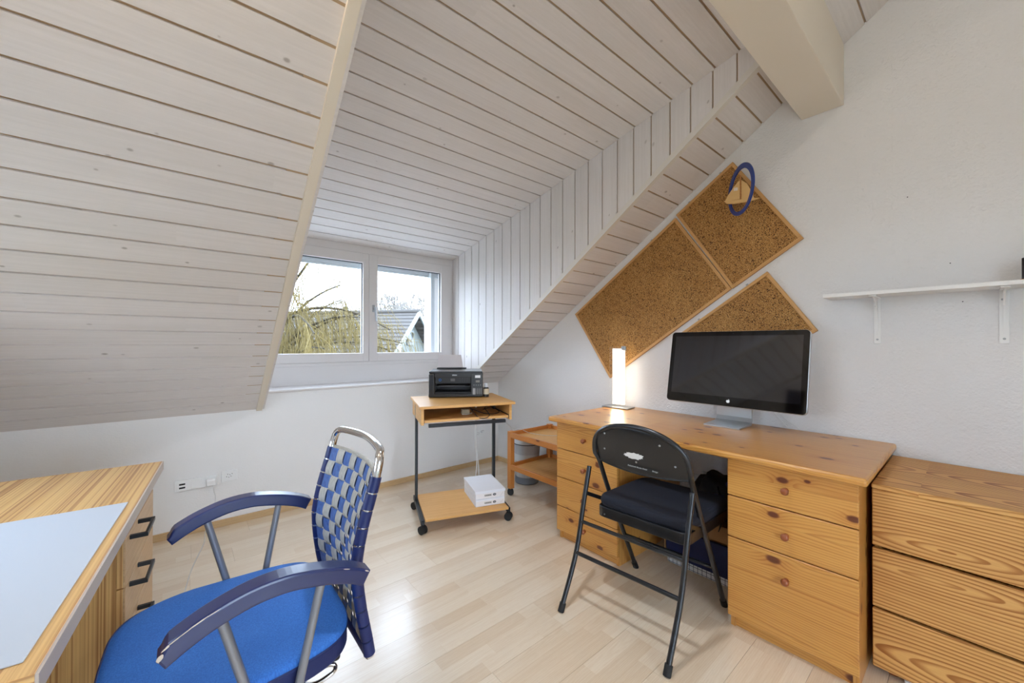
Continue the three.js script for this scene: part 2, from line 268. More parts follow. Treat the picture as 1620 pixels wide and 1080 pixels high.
{ // walls
  const w = struct('wall_right', 'white textured plaster gable wall carrying the cork boards', 'wall');
  part('plaster', wood(span(0, 0.2, -0.1, 3.5, -0.2, ZBACK + 0.2), 'z', 0, 0), M.plaster, w);
  const l = struct('wall_left', 'white gable wall beyond the left edge of view', 'wall');
  const GZ0 = 1.15, GZ1 = 2.15, GY0 = 0.86, GY1 = 1.5;              // small gable window beside the left desk, out of view
  for (const [z0, z1, y0, y1] of [[-0.2, GZ0, -0.1, 3.5], [GZ1, ZBACK + 0.2, -0.1, 3.5], [GZ0, GZ1, -0.1, GY0], [GZ0, GZ1, GY1, 3.5]]) part('plaster', wood(span(RW - 0.2, RW, y0, y1, z0, z1), 'z', 0, 0), M.plaster, l);
  const gw = struct('window_2', 'white gable window beside the striped desk', 'window');
  const gs = part('sash', [span(RW - 0.1, RW - 0.03, GY0, GY1, GZ0, GZ0 + 0.06), span(RW - 0.1, RW - 0.03, GY0, GY1, GZ1 - 0.06, GZ1), span(RW - 0.1, RW - 0.03, GY0, GY0 + 0.06, GZ0, GZ1), span(RW - 0.1, RW - 0.03, GY1 - 0.06, GY1, GZ0, GZ1)], M.frame, gw);
  part('glass_pane', span(RW - 0.07, RW - 0.064, GY0 + 0.06, GY1 - 0.06, GZ0 + 0.06, GZ1 - 0.06), M.glass, gs);
  const pic = thing('dark_picture', 'small dark brown picture on the left wall, mirrored in the display', 'picture', [RW + 0.002, 1.76, 1.9]);
  part('picture_panel', rbox(0.012, 0.26, 0.15, 0.002, 0.008, 0, 0), std({ color: 0x2a1c14, roughness: 0.6 }), pic); part('picture_rim', [span(0, 0.018, 0.13, 0.14, -0.085, 0.085), span(0, 0.018, -0.14, -0.13, -0.085, 0.085), span(0, 0.018, -0.13, 0.13, -0.085, -0.075), span(0, 0.018, -0.13, 0.13, 0.075, 0.085)], std({ color: 0x3c2818, roughness: 0.5 }), pic);
  const b = struct('wall_back', 'plain white wall behind the camera', 'wall');
  const DX0 = -3.15, DX1 = -1.75, DTOP = 2.08;                       // terrace door opening behind the camera
  for (const [x0, x1, y0, y1] of [[RW, DX0, -0.1, 3.2], [DX1, 0, -0.1, 3.2], [DX0, DX1, DTOP, 3.2], [DX0, DX1, -0.1, 0.04]]) part('plaster', wood(span(x0, x1, y0, y1, ZBACK, ZBACK + 0.2), 'x', 0, 0), M.paper, b);
  const dr = struct('door_1', 'glazed white terrace door behind the camera', 'door');
  const mid = (DX0 + DX1) / 2; for (const [x0, x1] of [[DX0, mid], [mid, DX1]]) {
    const fr = part('door_leaf', [span(x0, x0 + 0.07, 0.04, DTOP, ZBACK + 0.04, ZBACK + 0.1), span(x1 - 0.07, x1, 0.04, DTOP, ZBACK + 0.04, ZBACK + 0.1), span(x0, x1, 0.04, 0.13, ZBACK + 0.04, ZBACK + 0.1), span(x0, x1, DTOP - 0.07, DTOP, ZBACK + 0.04, ZBACK + 0.1)], M.frame, dr);
    part('glass_pane', span(x0 + 0.07, x1 - 0.07, 0.13, DTOP - 0.07, ZBACK + 0.068, ZBACK + 0.074), M.glass, fr);
  }
  const k = struct('wall_window', 'white papered knee wall below the dormer window', 'wall');
  part('plaster', wood(span(RW, 0, -0.1, 0.866, ZW, 0), 'y', 0, 0), M.paper, k);
  part('apron', wood(span(-2.2, XC + 0.1, 0.86, 1.058, ZW - 0.14, ZW), 'x', 0, 0), M.frame, k);
  part('apron', wood(span(-2.2, XC + 0.1, 1.034, 1.06, ZW - 0.02, ZW + 0.006, 0.003), 'x', 0, 0), M.frame, k);
  part('header', wood(span(-2.2, XC + 0.1, 2.018, 2.25, ZW - 0.14, ZW), 'x', 0, 0), M.frame, k);
  const s = struct('trim_1', 'cream painted window sill board with rounded nose', 'sill');
  part('sill_board', [span(-2.135, XC - 0.001, 0.866, 0.886, ZW, 0.004), rod([-2.135, 0.876, 0.006], [XC - 0.001, 0.876, 0.006], 0.0102, 14)], M.frame, s);
  const bb = struct('baseboard_window', 'narrow pale wooden skirting along the knee wall', 'baseboard');
  part('skirting', wood(span(RW, -0.012, 0, 0.045, 0.0005, 0.013, 0.002), 'x'), M.baseb, bb);
  const br = struct('baseboard_right', 'narrow pale wooden skirting along the right wall', 'baseboard');
  part('skirting', wood(span(-0.013, -0.0005, 0, 0.045, 0.0005, ZBACK, 0.002), 'z'), M.baseb, br);
}
const GAP = 0.009, TH = 0.012;
{ // left roof slope
  const c = struct('ceiling', 'whitewashed board slope left of the dormer', 'ceiling'); const n = V(0, 1, -TS).normalize();
  const o = n.clone().multiplyScalar(TH * 0.62);
  const P = (x, z) => [x, roofL(z), z], Pb = (x, z) => [x + o.x, roofL(z) + o.y, z + o.z];
  part('backing', slab([Pb(RW - 0.1, -0.1), Pb(trimX(-0.1) + 0.008, -0.1), Pb(trimX(ZB0 + 0.1) + 0.008, ZB0 + 0.1), Pb(RW - 0.1, ZB0 + 0.1)], n.clone().multiplyScalar(0.12)), M.backing, c);
  const pitch = 0.1152; const r = rng(111);
  for (let k = 0; k * pitch < ZB0 * SL; k++) {
    const z0 = (k * pitch + (k ? GAP / 2 : 0)) / SL, z1 = Math.min(ZB0, ((k + 1) * pitch - GAP / 2) / SL);
    part('board', slab([P(RW, z0), P(trimX(z0) + 0.01, z0), P(trimX(z1) + 0.01, z1), P(RW, z1)], n.clone().multiplyScalar(TH), [r() * 3, Math.floor(r() * 10) * 0.12]), M.board, c);
  }
}
{ // strip of roof slope between dormer and right wall
  const c = struct('ceiling', 'narrow whitewashed board slope between dormer and right wall', 'ceiling'); const n = V(0, 1, -TS).normalize(), o = n.clone().multiplyScalar(TH * 0.62);
  const P = (x, z) => [x, roofS(z), z], Pb = (x, z) => [x, roofS(z) + o.y, z + o.z];
  part('backing', slab([Pb(XC + 0.02, -0.1), Pb(0.1, -0.1), Pb(0.1, ZB0 + 0.1), Pb(XC + 0.02, ZB0 + 0.1)], n.clone().multiplyScalar(0.12)), M.backing, c);
  const pitch = 0.1197; const r = rng(112);
  for (let k = -1; ; k++) {
    const a = Math.max(0, 0.1045 + k * pitch + GAP / 2), b = 0.1045 + (k + 1) * pitch - GAP / 2; if (a > ZB0 * SL) break; const z0 = a / SL, z1 = Math.min(ZB0, b / SL); if (z1 <= z0) continue;
    part('board', slab([P(XC + 0.024, z0), P(-0.001, z0), P(-0.001, z1), P(XC + 0.024, z1)], n.clone().multiplyScalar(TH), [r() * 3, Math.floor(r() * 10) * 0.12]), M.board, c);
  }
  const t = struct('trim_2', 'pale corner trim along the lower edge of the right dormer cheek', 'trim'); const q = (x, z, d) => [x, roofS(z) + d, z];
  part('corner_trim', slab([q(XC - 0.007, 0.06, -0.004), q(XC + 0.026, 0.06, -0.004), q(XC + 0.026, ZB0, -0.004), q(XC - 0.007, ZB0, -0.004)], n.clone().multiplyScalar(0.034)), M.trimWhite, t);
}
{ // dormer ceiling
  const c = struct('ceiling', 'gently sloping whitewashed board ceiling of the dormer', 'ceiling'); const n = V(0, 1, -TC).normalize(), o = n.clone().multiplyScalar(TH * 0.62);
  const P = (x, z) => [x, ceilD(z), z], Pb = (x, z) => [x, ceilD(z) + o.y, z + o.z];
  part('backing', slab([Pb(-2.35, -0.38), Pb(XC + 0.12, -0.38), Pb(XC + 0.12, ZB0 + 0.1), Pb(-2.35, ZB0 + 0.1)], n.clone().multiplyScalar(0.12)), M.backing, c);
  const pz = 0.1187; const r = rng(113);
  for (let z = 2.495 + pz; z > ZW; z -= pz) {
    const z1 = Math.min(ZB0, z - GAP / 2), z0 = Math.max(ZW, z - pz + GAP / 2); if (z1 <= z0) continue;
    part('board', slab([P(cheekL(z0) - 0.006, z0), P(XC + 0.004, z0), P(XC + 0.004, z1), P(cheekL(z1) - 0.006, z1)], n.clone().multiplyScalar(TH), [r() * 3, Math.floor(r() * 10) * 0.12]), M.board, c);
  }
}
function cheek(name, label, xf, side) { // vertical boards between the roof plane and the dormer ceiling
  const c = struct(name, label, 'wall'); const r = rng(side > 0 ? 114 : 115), ro = side > 0 ? roofS : roofL;
  const bot = (z) => Math.max(0.86, ro(z) + 0.0), top = (z) => ceilD(z) + 0.004;
  const back = V(side, 0, 0), bx = side * TH * 0.62;
  const zk = (0.886 - (side > 0 ? YS : YL)) / TS;
  const zs = [ZW, zk, ZB0]; for (let i = 0; i + 1 < zs.length; i++) { const a = zs[i], b = zs[i + 1]; part('backing', slab([[xf(a) + bx, bot(a) + 0.002, a], [xf(b) + bx, bot(b) + 0.002, b], [xf(b) + bx, top(b) + 0.05, b], [xf(a) + bx, top(a) + 0.05, a]], back.clone().multiplyScalar(0.09)), M.backing, c); }
  const pz = 0.1183;
  for (let z = 2.48 + 2 * pz; z > ZW; z -= pz) {
    const b = Math.min(ZB0, z - 0.004), a = Math.max(ZW, z - pz + 0.004); if (b <= a) continue;
    const g = slab([[xf(a), bot(a), a], [xf(a), top(a), a], [xf(b), top(b), b], [xf(b), bot(b), b]], back.clone().multiplyScalar(TH), [r() * 3, Math.floor(r() * 10) * 0.12]);
    part('board', g, M.board, c);
  }
}
cheek('wall_dormer_right', 'right cheek of the dormer clad in upright whitewashed boards', () => XC, 1);
cheek('wall_dormer_left', 'left cheek of the dormer clad in upright whitewashed boards', cheekL, -1);
{ // dormer edge trim on the left slope
  const n = V(0, 1, -TS).normalize(); const q = (x, z, d) => { const p = n.clone().multiplyScalar(-d); return [x + p.x, roofL(z) + p.y, z + p.z]; };
  const t = struct('trim_3', 'long pale sloping trim board on the left edge of the dormer', 'trim');
  part('trim_board', slab([q(trimX(0.004) + 0.002, 0.004, 0.016), q(trimX(0.004) + 0.036, 0.004, 0.016), q(trimX(ZB0) + 0.036, ZB0, 0.016), q(trimX(ZB0) + 0.002, ZB0, 0.016)], n.clone().multiplyScalar(0.05)), M.cream, t);
  part('trim_batten', slab([q(trimX(0.004) + 0.036, 0.004, 0.004), q(trimX(0.004) + 0.05, 0.004, 0.004), q(trimX(ZB0) + 0.05, ZB0, 0.004), q(trimX(ZB0) + 0.036, ZB0, 0.004)], n.clone().multiplyScalar(0.04)), M.board, t);
}
{ // purlin beam, upper slope, rear slope
  const b = struct('beam', 'thick cream painted purlin running across the room into the right wall', 'beam');
  part('purlin', span(RW, -0.0005, 2.43, 2.86, ZB0, ZB1, 0.004), M.cream, b);
  const c = struct('ceiling', 'upper roof slope boards above the cream purlin', 'ceiling'); const n = V(0, 1, -TS).normalize(), o = n.clone().multiplyScalar(TH * 0.62);
  const P = (z) => roofS(z); part('backing', slab([[RW - 0.1, P(ZB1 - 0.1) + o.y, ZB1 - 0.1 + o.z], [0.1, P(ZB1 - 0.1) + o.y, ZB1 - 0.1 + o.z], [0.1, P(ZR) + o.y, ZR + o.z], [RW - 0.1, P(ZR) + o.y, ZR + o.z]], n.clone().multiplyScalar(0.12)), M.backing, c);
  const r = rng(116), pitch = 0.1197; for (let k = 0; k < 9; k++) { const z0 = (ZB1 * SL - 0.02 + k * pitch + GAP / 2) / SL, z1 = Math.min(ZR, (ZB1 * SL - 0.02 + (k + 1) * pitch - GAP / 2) / SL); if (z0 >= ZR) break; part('board', slab([[RW, P(z0), z0], [-0.001, P(z0), z0], [-0.001, P(z1), z1], [RW, P(z1), z1]], n.clone().multiplyScalar(TH), [r() * 3, Math.floor(r() * 10) * 0.12]), M.board, c); }
  const d = struct('ceiling', 'roof slope behind the camera', 'ceiling'); const yr = roofS(ZR), nb = V(0, 1, TS).normalize();
  part('slope_panel', slab([[RW - 0.1, yr, ZR], [0.1, yr, ZR], [0.1, yr - TS * (ZBACK + 0.1 - ZR), ZBACK + 0.1], [RW - 0.1, yr - TS * (ZBACK + 0.1 - ZR), ZBACK + 0.1]], nb.multiplyScalar(0.12)), M.board, d);
}
{ // window
  const w = struct('window_1', 'white two-leaf dormer window with a wide sash either side', 'window');
  const X0 = -2.135, X1 = XC, Y0 = 1.058, Y1 = 2.02, zf = ZW;
  part('window_frame', [span(X1 - 0.03, X1 + 0.02, Y0, Y1 + 0.06, zf - 0.09, zf + 0.004), span(X0 - 0.02, X0 + 0.03, Y0, Y1 + 0.06, zf - 0.09, zf + 0.004), span(X0, X1, Y1 - 0.004, Y1 + 0.062, zf - 0.09, zf + 0.006), span(X0, X1, Y0 - 0.004, Y0 + 0.012, zf - 0.09, zf + 0.002)], M.frame, w);
  const sash = (a, b, ga, gb, handle) => {
    const g0 = 1.138, g1 = 1.935, zz = zf + 0.014, zb = zf - 0.055;
    const s = part('sash', [span(a, ga, Y0 + 0.006, Y1, zb, zz, 0.004), span(gb, b, Y0 + 0.006, Y1, zb, zz, 0.004), span(ga - 0.002, gb + 0.002, Y0 + 0.006, g0, zb, zz, 0.004), span(ga - 0.002, gb + 0.002, g1, Y1, zb, zz, 0.004)], M.frame, w);
    part('glass_pane', span(ga - 0.001, gb + 0.001, g0 - 0.001, g1 + 0.001, zf - 0.028, zf - 0.022), M.glass, s);
    part('gasket', [span(ga - 0.001, gb + 0.001, g1 - 0.007, g1 + 0.001, zf - 0.02, zf - 0.012), span(gb - 0.006, gb + 0.001, g0, g1, zf - 0.02, zf - 0.012), span(ga - 0.001, ga + 0.003, g0, g1, zf - 0.02, zf - 0.012)], M.gasket, s);
    if (handle) part('window_handle', [rbox(0.022, 0.064, 0.012, 0.004, a + 0.036, 1.535, zz + 0.006), rod([a + 0.036, 1.535, zz + 0.005], [a + 0.036, 1.535, zz + 0.042], 0.008), rod([a + 0.036, 1.542, zz + 0.042], [a + 0.046, 1.42, zz + 0.046], 0.0085, 10, 0.007)], M.steel, s);
  };
  sash(X0 + 0.02, -1.2845, X0 + 0.10, -1.336, false); sash(-1.2825, X1 - 0.02, -1.207, -0.556, true);
  // outer reveal and shutter rail outside the glass
  part('shutter_guide', [span(-0.615, -0.575, 1.06, 2.0, zf - 0.16, zf - 0.09, 0.003), span(X0 + 0.12, X0 + 0.16, 1.06, 2.0, zf - 0.16, zf - 0.09, 0.003)], M.alu, w);
  part('shutter_box', [span(X0, X1, 1.93, 2.06, zf - 0.2, zf - 0.13, 0.003), span(X0, X1, 1.905, 1.93, zf - 0.165, zf - 0.14, 0.003)], M.alu, w);
  part('outer_sill', span(X0 - 0.02, X1 + 0.02, 0.985, 1.005, zf - 0.95, zf - 0.06, 0.004), M.alu, w);
  part('outer_reveal', [span(X1 - 0.14, X1 + 0.05, 0.9, 2.1, zf - 0.34, zf - 0.16), span(X0 - 0.05, X0 + 0.12, 0.9, 2.1, zf - 0.34, zf - 0.16)], M.frame, w);
}

// ------------------------------------------------------------------ pine desk on the right
const DY = 0.762;
{
  const d = thing('pine_desk', 'long amber pine desk with two drawer pedestals against the right wall', 'desk', [-0.39, 0, 2.253]);
  const T = (g) => g.translate(0.39, 0, -2.253);
  part('desktop', wood(T(rbox(0.758, 0.03, 1.518, 0.011, -0.391, DY - 0.015, 2.253, 4)), 'z', 0.2, 0.43), M.desk, d);
  const XF = -0.737;
  const knobGeo = new THREE.LatheGeometry([[0.0, 0.03], [0.008, 0.0295], [0.013, 0.025], [0.0145, 0.02], [0.012, 0.014], [0.008, 0.009], [0.0075, 0.004], [0.010, 0]].map(([a, b]) => new THREE.Vector2(a, b)), 18).rotateZ(Math.PI / 2);
  const pedestal = (z0, z1, cuts, seed) => {
    const r = rng(seed);
    const c = part('pedestal', [wood(T(span(-0.71, -0.03, 0, DY - 0.03, z0 + 0.004, z0 + 0.022)), 'y', r(), 0.1), wood(T(span(-0.71, -0.03, 0, DY - 0.03, z1 - 0.022, z1 - 0.004)), 'y', r(), 0.3), wood(T(span(-0.715, -0.03, 0.0, 0.052, z0 + 0.022, z1 - 0.022).translate(0.014, 0, 0)), 'z', r() * 2, r()), wood(T(span(-0.05, -0.03, 0.052, DY - 0.03, z0 + 0.022, z1 - 0.022)), 'z'), wood(T(span(-0.71, -0.03, 0.052, 0.066, z0 + 0.022, z1 - 0.022)), 'z')], M.desk, d);
    for (let i = 0; i + 1 < cuts.length; i++) {
      const y1 = cuts[i] - 0.002, y0 = cuts[i + 1] + 0.002;
      const f = part('drawer', [wood(T(rbox(0.02, y1 - y0, z1 - z0, 0.004, XF + 0.010, (y0 + y1) / 2, (z0 + z1) / 2)), 'z', r() * 2, r()), wood(T(span(-0.71, -0.2, y0 + 0.02, y1 - 0.03, z0 + 0.03, z1 - 0.03)), 'x')], M.desk, d);
      const ky = cuts.length === 4 ? [0.648, 0.471, 0.296][i] : [0.651, 0.476, 0.3, 0.122][i];
      part('knob', T(knobGeo.clone().translate(XF - 0.0005, ky, (z0 + z1) / 2)), M.knob, f);
    }
  };
  pedestal(1.541, 1.99, [DY - 0.031, 0.566, 0.388, 0.209, 0.054], 201);
  pedestal(2.553, 2.985, [DY - 0.031, 0.570, 0.393, 0.052], 202);
}
// ------------------------------------------------------------------ pine chest at the right edge
{
  const X = -0.577, Z0 = 2.999, Z1 = 3.84; const d = thing('pine_chest', 'low pine chest of three handleless drawers with bold wavy grain', 'chest', [-0.3, 0, 3.42]);
  const T = (g) => g.translate(0.3, 0, -3.42);
  part('chest_top', wood(T(rbox(0.575, 0.02, Z1 - Z0 + 0.004, 0.006, -0.2975, 0.696, (Z0 + Z1) / 2)), 'z', 0.3, 0.02), M.chest, d);
  part('carcass', [wood(T(span(X + 0.02, -0.015, 0.03, 0.686, Z0 + 0.004, Z0 + 0.022)), 'y'), wood(T(span(X + 0.02, -0.015, 0.03, 0.686, Z1 - 0.022, Z1 - 0.004)), 'y'), wood(T(span(X + 0.03, -0.015, 0.03, 0.05, Z0 + 0.02, Z1 - 0.02)), 'z'), T(span(-0.03, -0.015, 0.05, 0.686, Z0 + 0.02, Z1 - 0.02))], M.chest, d);
  for (const [a, b] of [[-0.52, Z0 + 0.05], [-0.52, Z1 - 0.05], [-0.08, Z0 + 0.05], [-0.08, Z1 - 0.05]]) part('foot', T(cyl(0.02, 0.018, 0.032, a, 0.016, b)), M.knob, d);
  const cuts = [[0.686, 0.478, 0.27, 0.02], [0.468, 0.254, 0.55, 0.29], [0.244, 0.032, 0.1, 0.555]];
  for (const [y1, y0, u, v] of cuts) { const g = T(rbox(0.022, y1 - y0, Z1 - Z0, 0.004, X + 0.004, (y0 + y1) / 2, (Z0 + Z1) / 2)); g.translate(0, -(y0 + y1) / 2, 0); const q = metreUV(g, 'z', u + 0.6, v + 0.105); q.translate(0, (y0 + y1) / 2, 0); part('drawer', [q, wood(T(span(X + 0.016, -0.1, y0 + 0.01, y1 - 0.03, Z0 + 0.03, Z1 - 0.03)), 'x')], M.chest, d); }
  soloThing('floor_strip', rbox(0.03, 0.018, 0.5, 0.005, -0.545, 0.0095, 3.33), M.paperGrey, 'pale flat strip lying on the floor under the pine chest', 'strip');
}
// ------------------------------------------------------------------ monitor
{
  const tilt = 11 * Math.PI / 180, cx = -0.235, cy = 1.088, cz = 2.378, W = 0.702, H = 0.418;
  const m = thing('computer_monitor', 'wide black glass computer display on an aluminium foot', 'monitor', [-0.17, DY, 2.343]);
  const inv = (g) => g.translate(0.17, -DY, -2.343);
  const face = (g) => inv(g.rotateY(-Math.PI / 2).applyMatrix4(new THREE.Matrix4().makeRotationZ(-tilt)).translate(cx, cy, cz)); // local: x along +z, y up, +z towards -x
  const rr = (w, h, r) => { const s = new THREE.Shape(); s.moveTo(-w / 2 + r, -h / 2); s.lineTo(w / 2 - r, -h / 2); s.absarc(w / 2 - r, -h / 2 + r, r, -Math.PI / 2, 0); s.lineTo(w / 2, h / 2 - r); s.absarc(w / 2 - r, h / 2 - r, r, 0, Math.PI / 2); s.lineTo(-w / 2 + r, h / 2); s.absarc(-w / 2 + r, h / 2 - r, r, Math.PI / 2, Math.PI); s.lineTo(-w / 2, -h / 2 + r); s.absarc(-w / 2 + r, -h / 2 + r, r, Math.PI, 1.5 * Math.PI); return s; };
  part('housing', face(new THREE.ExtrudeGeometry(rr(W, H, 0.02), { depth: 0.018, bevelEnabled: true, bevelSize: 0.002, bevelThickness: 0.004, bevelSegments: 3 }).translate(0, 0, -0.022)), M.silver, m);
  part('housing_back', face(new THREE.SphereGeometry(0.5, 32, 16).scale(W * 0.9, H * 0.85, 0.05).translate(0, 0, -0.03)), M.silver, m);
  const g = part('front_glass', face(new THREE.ExtrudeGeometry(rr(W, H, 0.019), { depth: 0.003, bevelEnabled: false, curveSegments: 12 })), M.bezel, m);
  part('screen', face(box(W - 0.05, H - 0.075, 0.0012, 0, 0.012, 0.0034)), M.screen, g);
  const ap = new THREE.Shape(); ap.moveTo(0, -0.4); ap.bezierCurveTo(0.25, -0.55, 0.5, -0.1, 0.5, 0.0); ap.bezierCurveTo(0.35, 0.05, 0.32, 0.25, 0.46, 0.34); ap.bezierCurveTo(0.3, 0.55, 0.1, 0.36, 0, 0.38); ap.bezierCurveTo(-0.2, 0.36, -0.5, 0.55, -0.52, 0.05); ap.bezierCurveTo(-0.5, -0.2, -0.25, -0.55, 0, -0.4);
  const leaf = new THREE.Shape(); leaf.moveTo(0, 0.42); leaf.bezierCurveTo(0.02, 0.62, 0.2, 0.72, 0.24, 0.74); leaf.bezierCurveTo(0.24, 0.55, 0.12, 0.44, 0, 0.42);
  part('emblem', face(merge([ap, leaf].map((s) => new THREE.ExtrudeGeometry(s, { depth: 0.04, bevelEnabled: false }))).scale(0.018, 0.018, 0.018).translate(0, -H / 2 + 0.026, 0.0031)), M.white, g);
  part('camera_dot', face(cyl(0.003, 0.003, 0.0008, 0, 0, 0, 12).rotateX(Math.PI / 2).translate(0, H / 2 - 0.013, 0.0033)), M.gasket, g);
  // L-shaped foot: profile in (x, y), swept over its width
  const prof = [[-0.275, DY + 0.001], [-0.275, DY + 0.008], [-0.13, DY + 0.011], [-0.105, DY + 0.018], [-0.095, DY + 0.04], [-0.118, 1.1], [-0.108, 1.1], [-0.083, DY + 0.035], [-0.09, DY + 0.010], [-0.105, DY + 0.001]];
  part('stand', inv(prism(prof, 'z', 2.248, 2.436)), M.silver, m);
  part('hinge', inv(rod([-0.12, 1.08, 2.3], [-0.12, 1.08, 2.39], 0.02)), M.darkFrame, m);
  const cab = thing('monitor_cable', 'pair of thin pale cables hanging behind the display', 'cable', [-0.03, DY, 2.55]); const C = (g) => g.translate(0.03, -DY, -2.55);
  part('lead', C(tube([[-0.1, 1.05, 2.4], [-0.06, 0.93, 2.47], [-0.03, 0.84, 2.525], [-0.022, 0.768, 2.585]], 0.0025, 24, 6)), M.cable, cab);
  part('lead', C(tube([[-0.1, 1.05, 2.42], [-0.055, 0.92, 2.5], [-0.03, 0.83, 2.56], [-0.02, 0.768, 2.64]], 0.0025, 24, 6)), M.cable, cab);
}
// ------------------------------------------------------------------ glass panel lamp on the desk
{
  const x = -0.135, z = 1.578; const l = thing('glass_desk_lamp', 'slim upright glass panel lamp glowing white on the pine desk', 'lamp', [x, DY, z]); l.rotation.y = 0.12;
  part('base', rbox(0.115, 0.009, 0.205, 0.004, 0, 0.0047, 0), M.steel, l);
  part('glass_panel', rbox(0.006, 0.43, 0.128, 0.002, -0.006, 0.224, 0), phy({ color: 0xffffff, roughness: 0.02, transmission: 1, thickness: 0, ior: 1.45 }), l);
  part('light_panel', rbox(0.022, 0.405, 0.092, 0.003, 0.012, 0.224, 0), std({ color: 0xffffff, emissive: 0xfff3dc, emissiveIntensity: 1.15, roughness: 0.6 }), l);
  for (const y of [0.045, 0.405]) part('fixing_screw', cyl(0.005, 0.005, 0.006, 0, 0, 0, 14).rotateZ(Math.PI / 2).translate(-0.012, y, 0), M.steel, l);
  part('dimmer', rbox(0.016, 0.03, 0.034, 0.004, -0.008, 0.43, 0.05), M.steel, l);
  for (const [dx, ry, k] of [[-0.012, -Math.PI / 2, 1], [0.034, Math.PI / 2, 0.12]]) {
    const a = new THREE.RectAreaLight(0xffebc8, LIGHT.tableLamp * k, 0.085, 0.4); a.position.set(dx, 0.224, 0); a.rotation.y = dx < 0 ? -Math.PI / 2 + Math.PI : ry + Math.PI; a.name = 'lamp_light'; l.add(a);
    a.rotation.set(0, dx < 0 ? Math.PI / 2 : -Math.PI / 2, 0);
  }
}
// ------------------------------------------------------------------ cork boards
function corkBoard(label, corner, len, wid, ang) { // corner: [z, y] of the lower left end of the lower edge; board runs up at ang
  const t = thing('cork_board', label, 'cork board', [-0.002, corner[1], corner[0]], 0, 'cork boards on the right wall');
  const R = (g) => g.applyMatrix4(new THREE.Matrix4().makeRotationX(-ang)); // local z along the board, y across
  part('cork_panel', R(metreUV(span(-0.011, -0.003, 0.01, wid - 0.01, 0.01, len - 0.01), 'z')), M.cork, t);
  const fw = 0.018; const rails = [[0, len, 0, fw, 'z'], [0, len, wid - fw, wid, 'z'], [0, fw, fw, wid - fw, 'y'], [len - fw, len, fw, wid - fw, 'y']];
  for (const [z0, z1, y0, y1, g] of rails) part('frame_rail', R(wood(span(-0.018, 0, y0, y1, z0, z1, 0.002), g)), M.corkFrame, t);
  for (const [y, z] of [[wid + 0.006, len * 0.25], [wid + 0.006, len * 0.8]]) part('hook', R(span(-0.006, -0.001, y - 0.008, y + 0.006, z - 0.006, z + 0.006)), M.steel, t);
}
corkBoard('largest framed cork board, long and slanting, reaching behind the glass lamp', [1.422, 0.957], 1.064, 0.624, Math.atan2(0.60, 0.879));
corkBoard('upper framed cork board, nearest the ceiling behind the sailboat ring', [2.305, 1.556], 0.424, 0.638, Math.atan2(0.232, 0.353));
corkBoard('lowest framed cork board, half hidden behind the display', [2.72 - 0.62 * 0.829, 1.293 - 0.62 * 0.559], 0.62, 0.412, 34 * Math.PI / 180);
// ------------------------------------------------------------------ sailboat ring mobile
{
  const p = [-0.145, 2.094, 2.398]; const s = thing('sailboat_mobile', 'blue ring with a small plywood sailboat hanging near the cork boards', 'mobile', p); s.rotation.y = Math.atan2(0.72, 0.70);
  const ring = new THREE.Shape(); ring.absarc(0, 0, 0.140, 0, Math.PI * 2); const h = new THREE.Path(); h.absarc(0, -0.004, 0.117, 0, Math.PI * 2, true); ring.holes.push(h);
  part('ring', new THREE.ExtrudeGeometry(ring, { depth: 0.006, bevelEnabled: true, bevelSize: 0.001, bevelThickness: 0.001, bevelSegments: 1, curveSegments: 48 }).translate(0, 0, -0.003), M.ringBlue, s);
  const b = new THREE.Group(); b.name = 'sailboat'; s.add(b); b.rotation.y = 1.11;
  const sh = (pts) => new THREE.Shape(pts.map(([a, c]) => new THREE.Vector2(a, c))), ex = (pts, d = 0.005) => new THREE.ExtrudeGeometry(sh(pts), { depth: d, bevelEnabled: false }).translate(0, 0, -d / 2);
  part('hull', ex([[-0.092, -0.066], [-0.03, -0.058], [0.03, -0.056], [0.083, -0.05], [0.07, -0.068], [0.03, -0.075], [-0.05, -0.074]], 0.012), M.ply, b);
  part('sail', ex([[-0.004, -0.056], [-0.004, 0.052], [-0.03, 0.03], [-0.052, -0.02], [-0.066, -0.06]]), M.ply, b);
  part('jib', ex([[0.004, -0.054], [0.004, 0.056], [0.035, 0.02], [0.062, -0.02], [0.078, -0.052]]), M.ply, b);
  part('mast', rod([0, -0.06, 0], [0, 0.08, 0], 0.0025, 8), M.honey, b);
  part('flag_stripes', [0, 1, 2].map((k) => box(0.02, 0.003, 0.001, 0.024, 0.012 - k * 0.006, -0.0035)).concat([0, 1, 2].map((k) => box(0.02, 0.003, 0.001, 0.024, 0.012 - k * 0.006, 0.0035))), M.white, b);
  part('thread', rod([0, 0.139, 0], [0, roofS(p[2]) - p[1] - 0.004, 0], 0.0006, 5), M.cable, s);
}
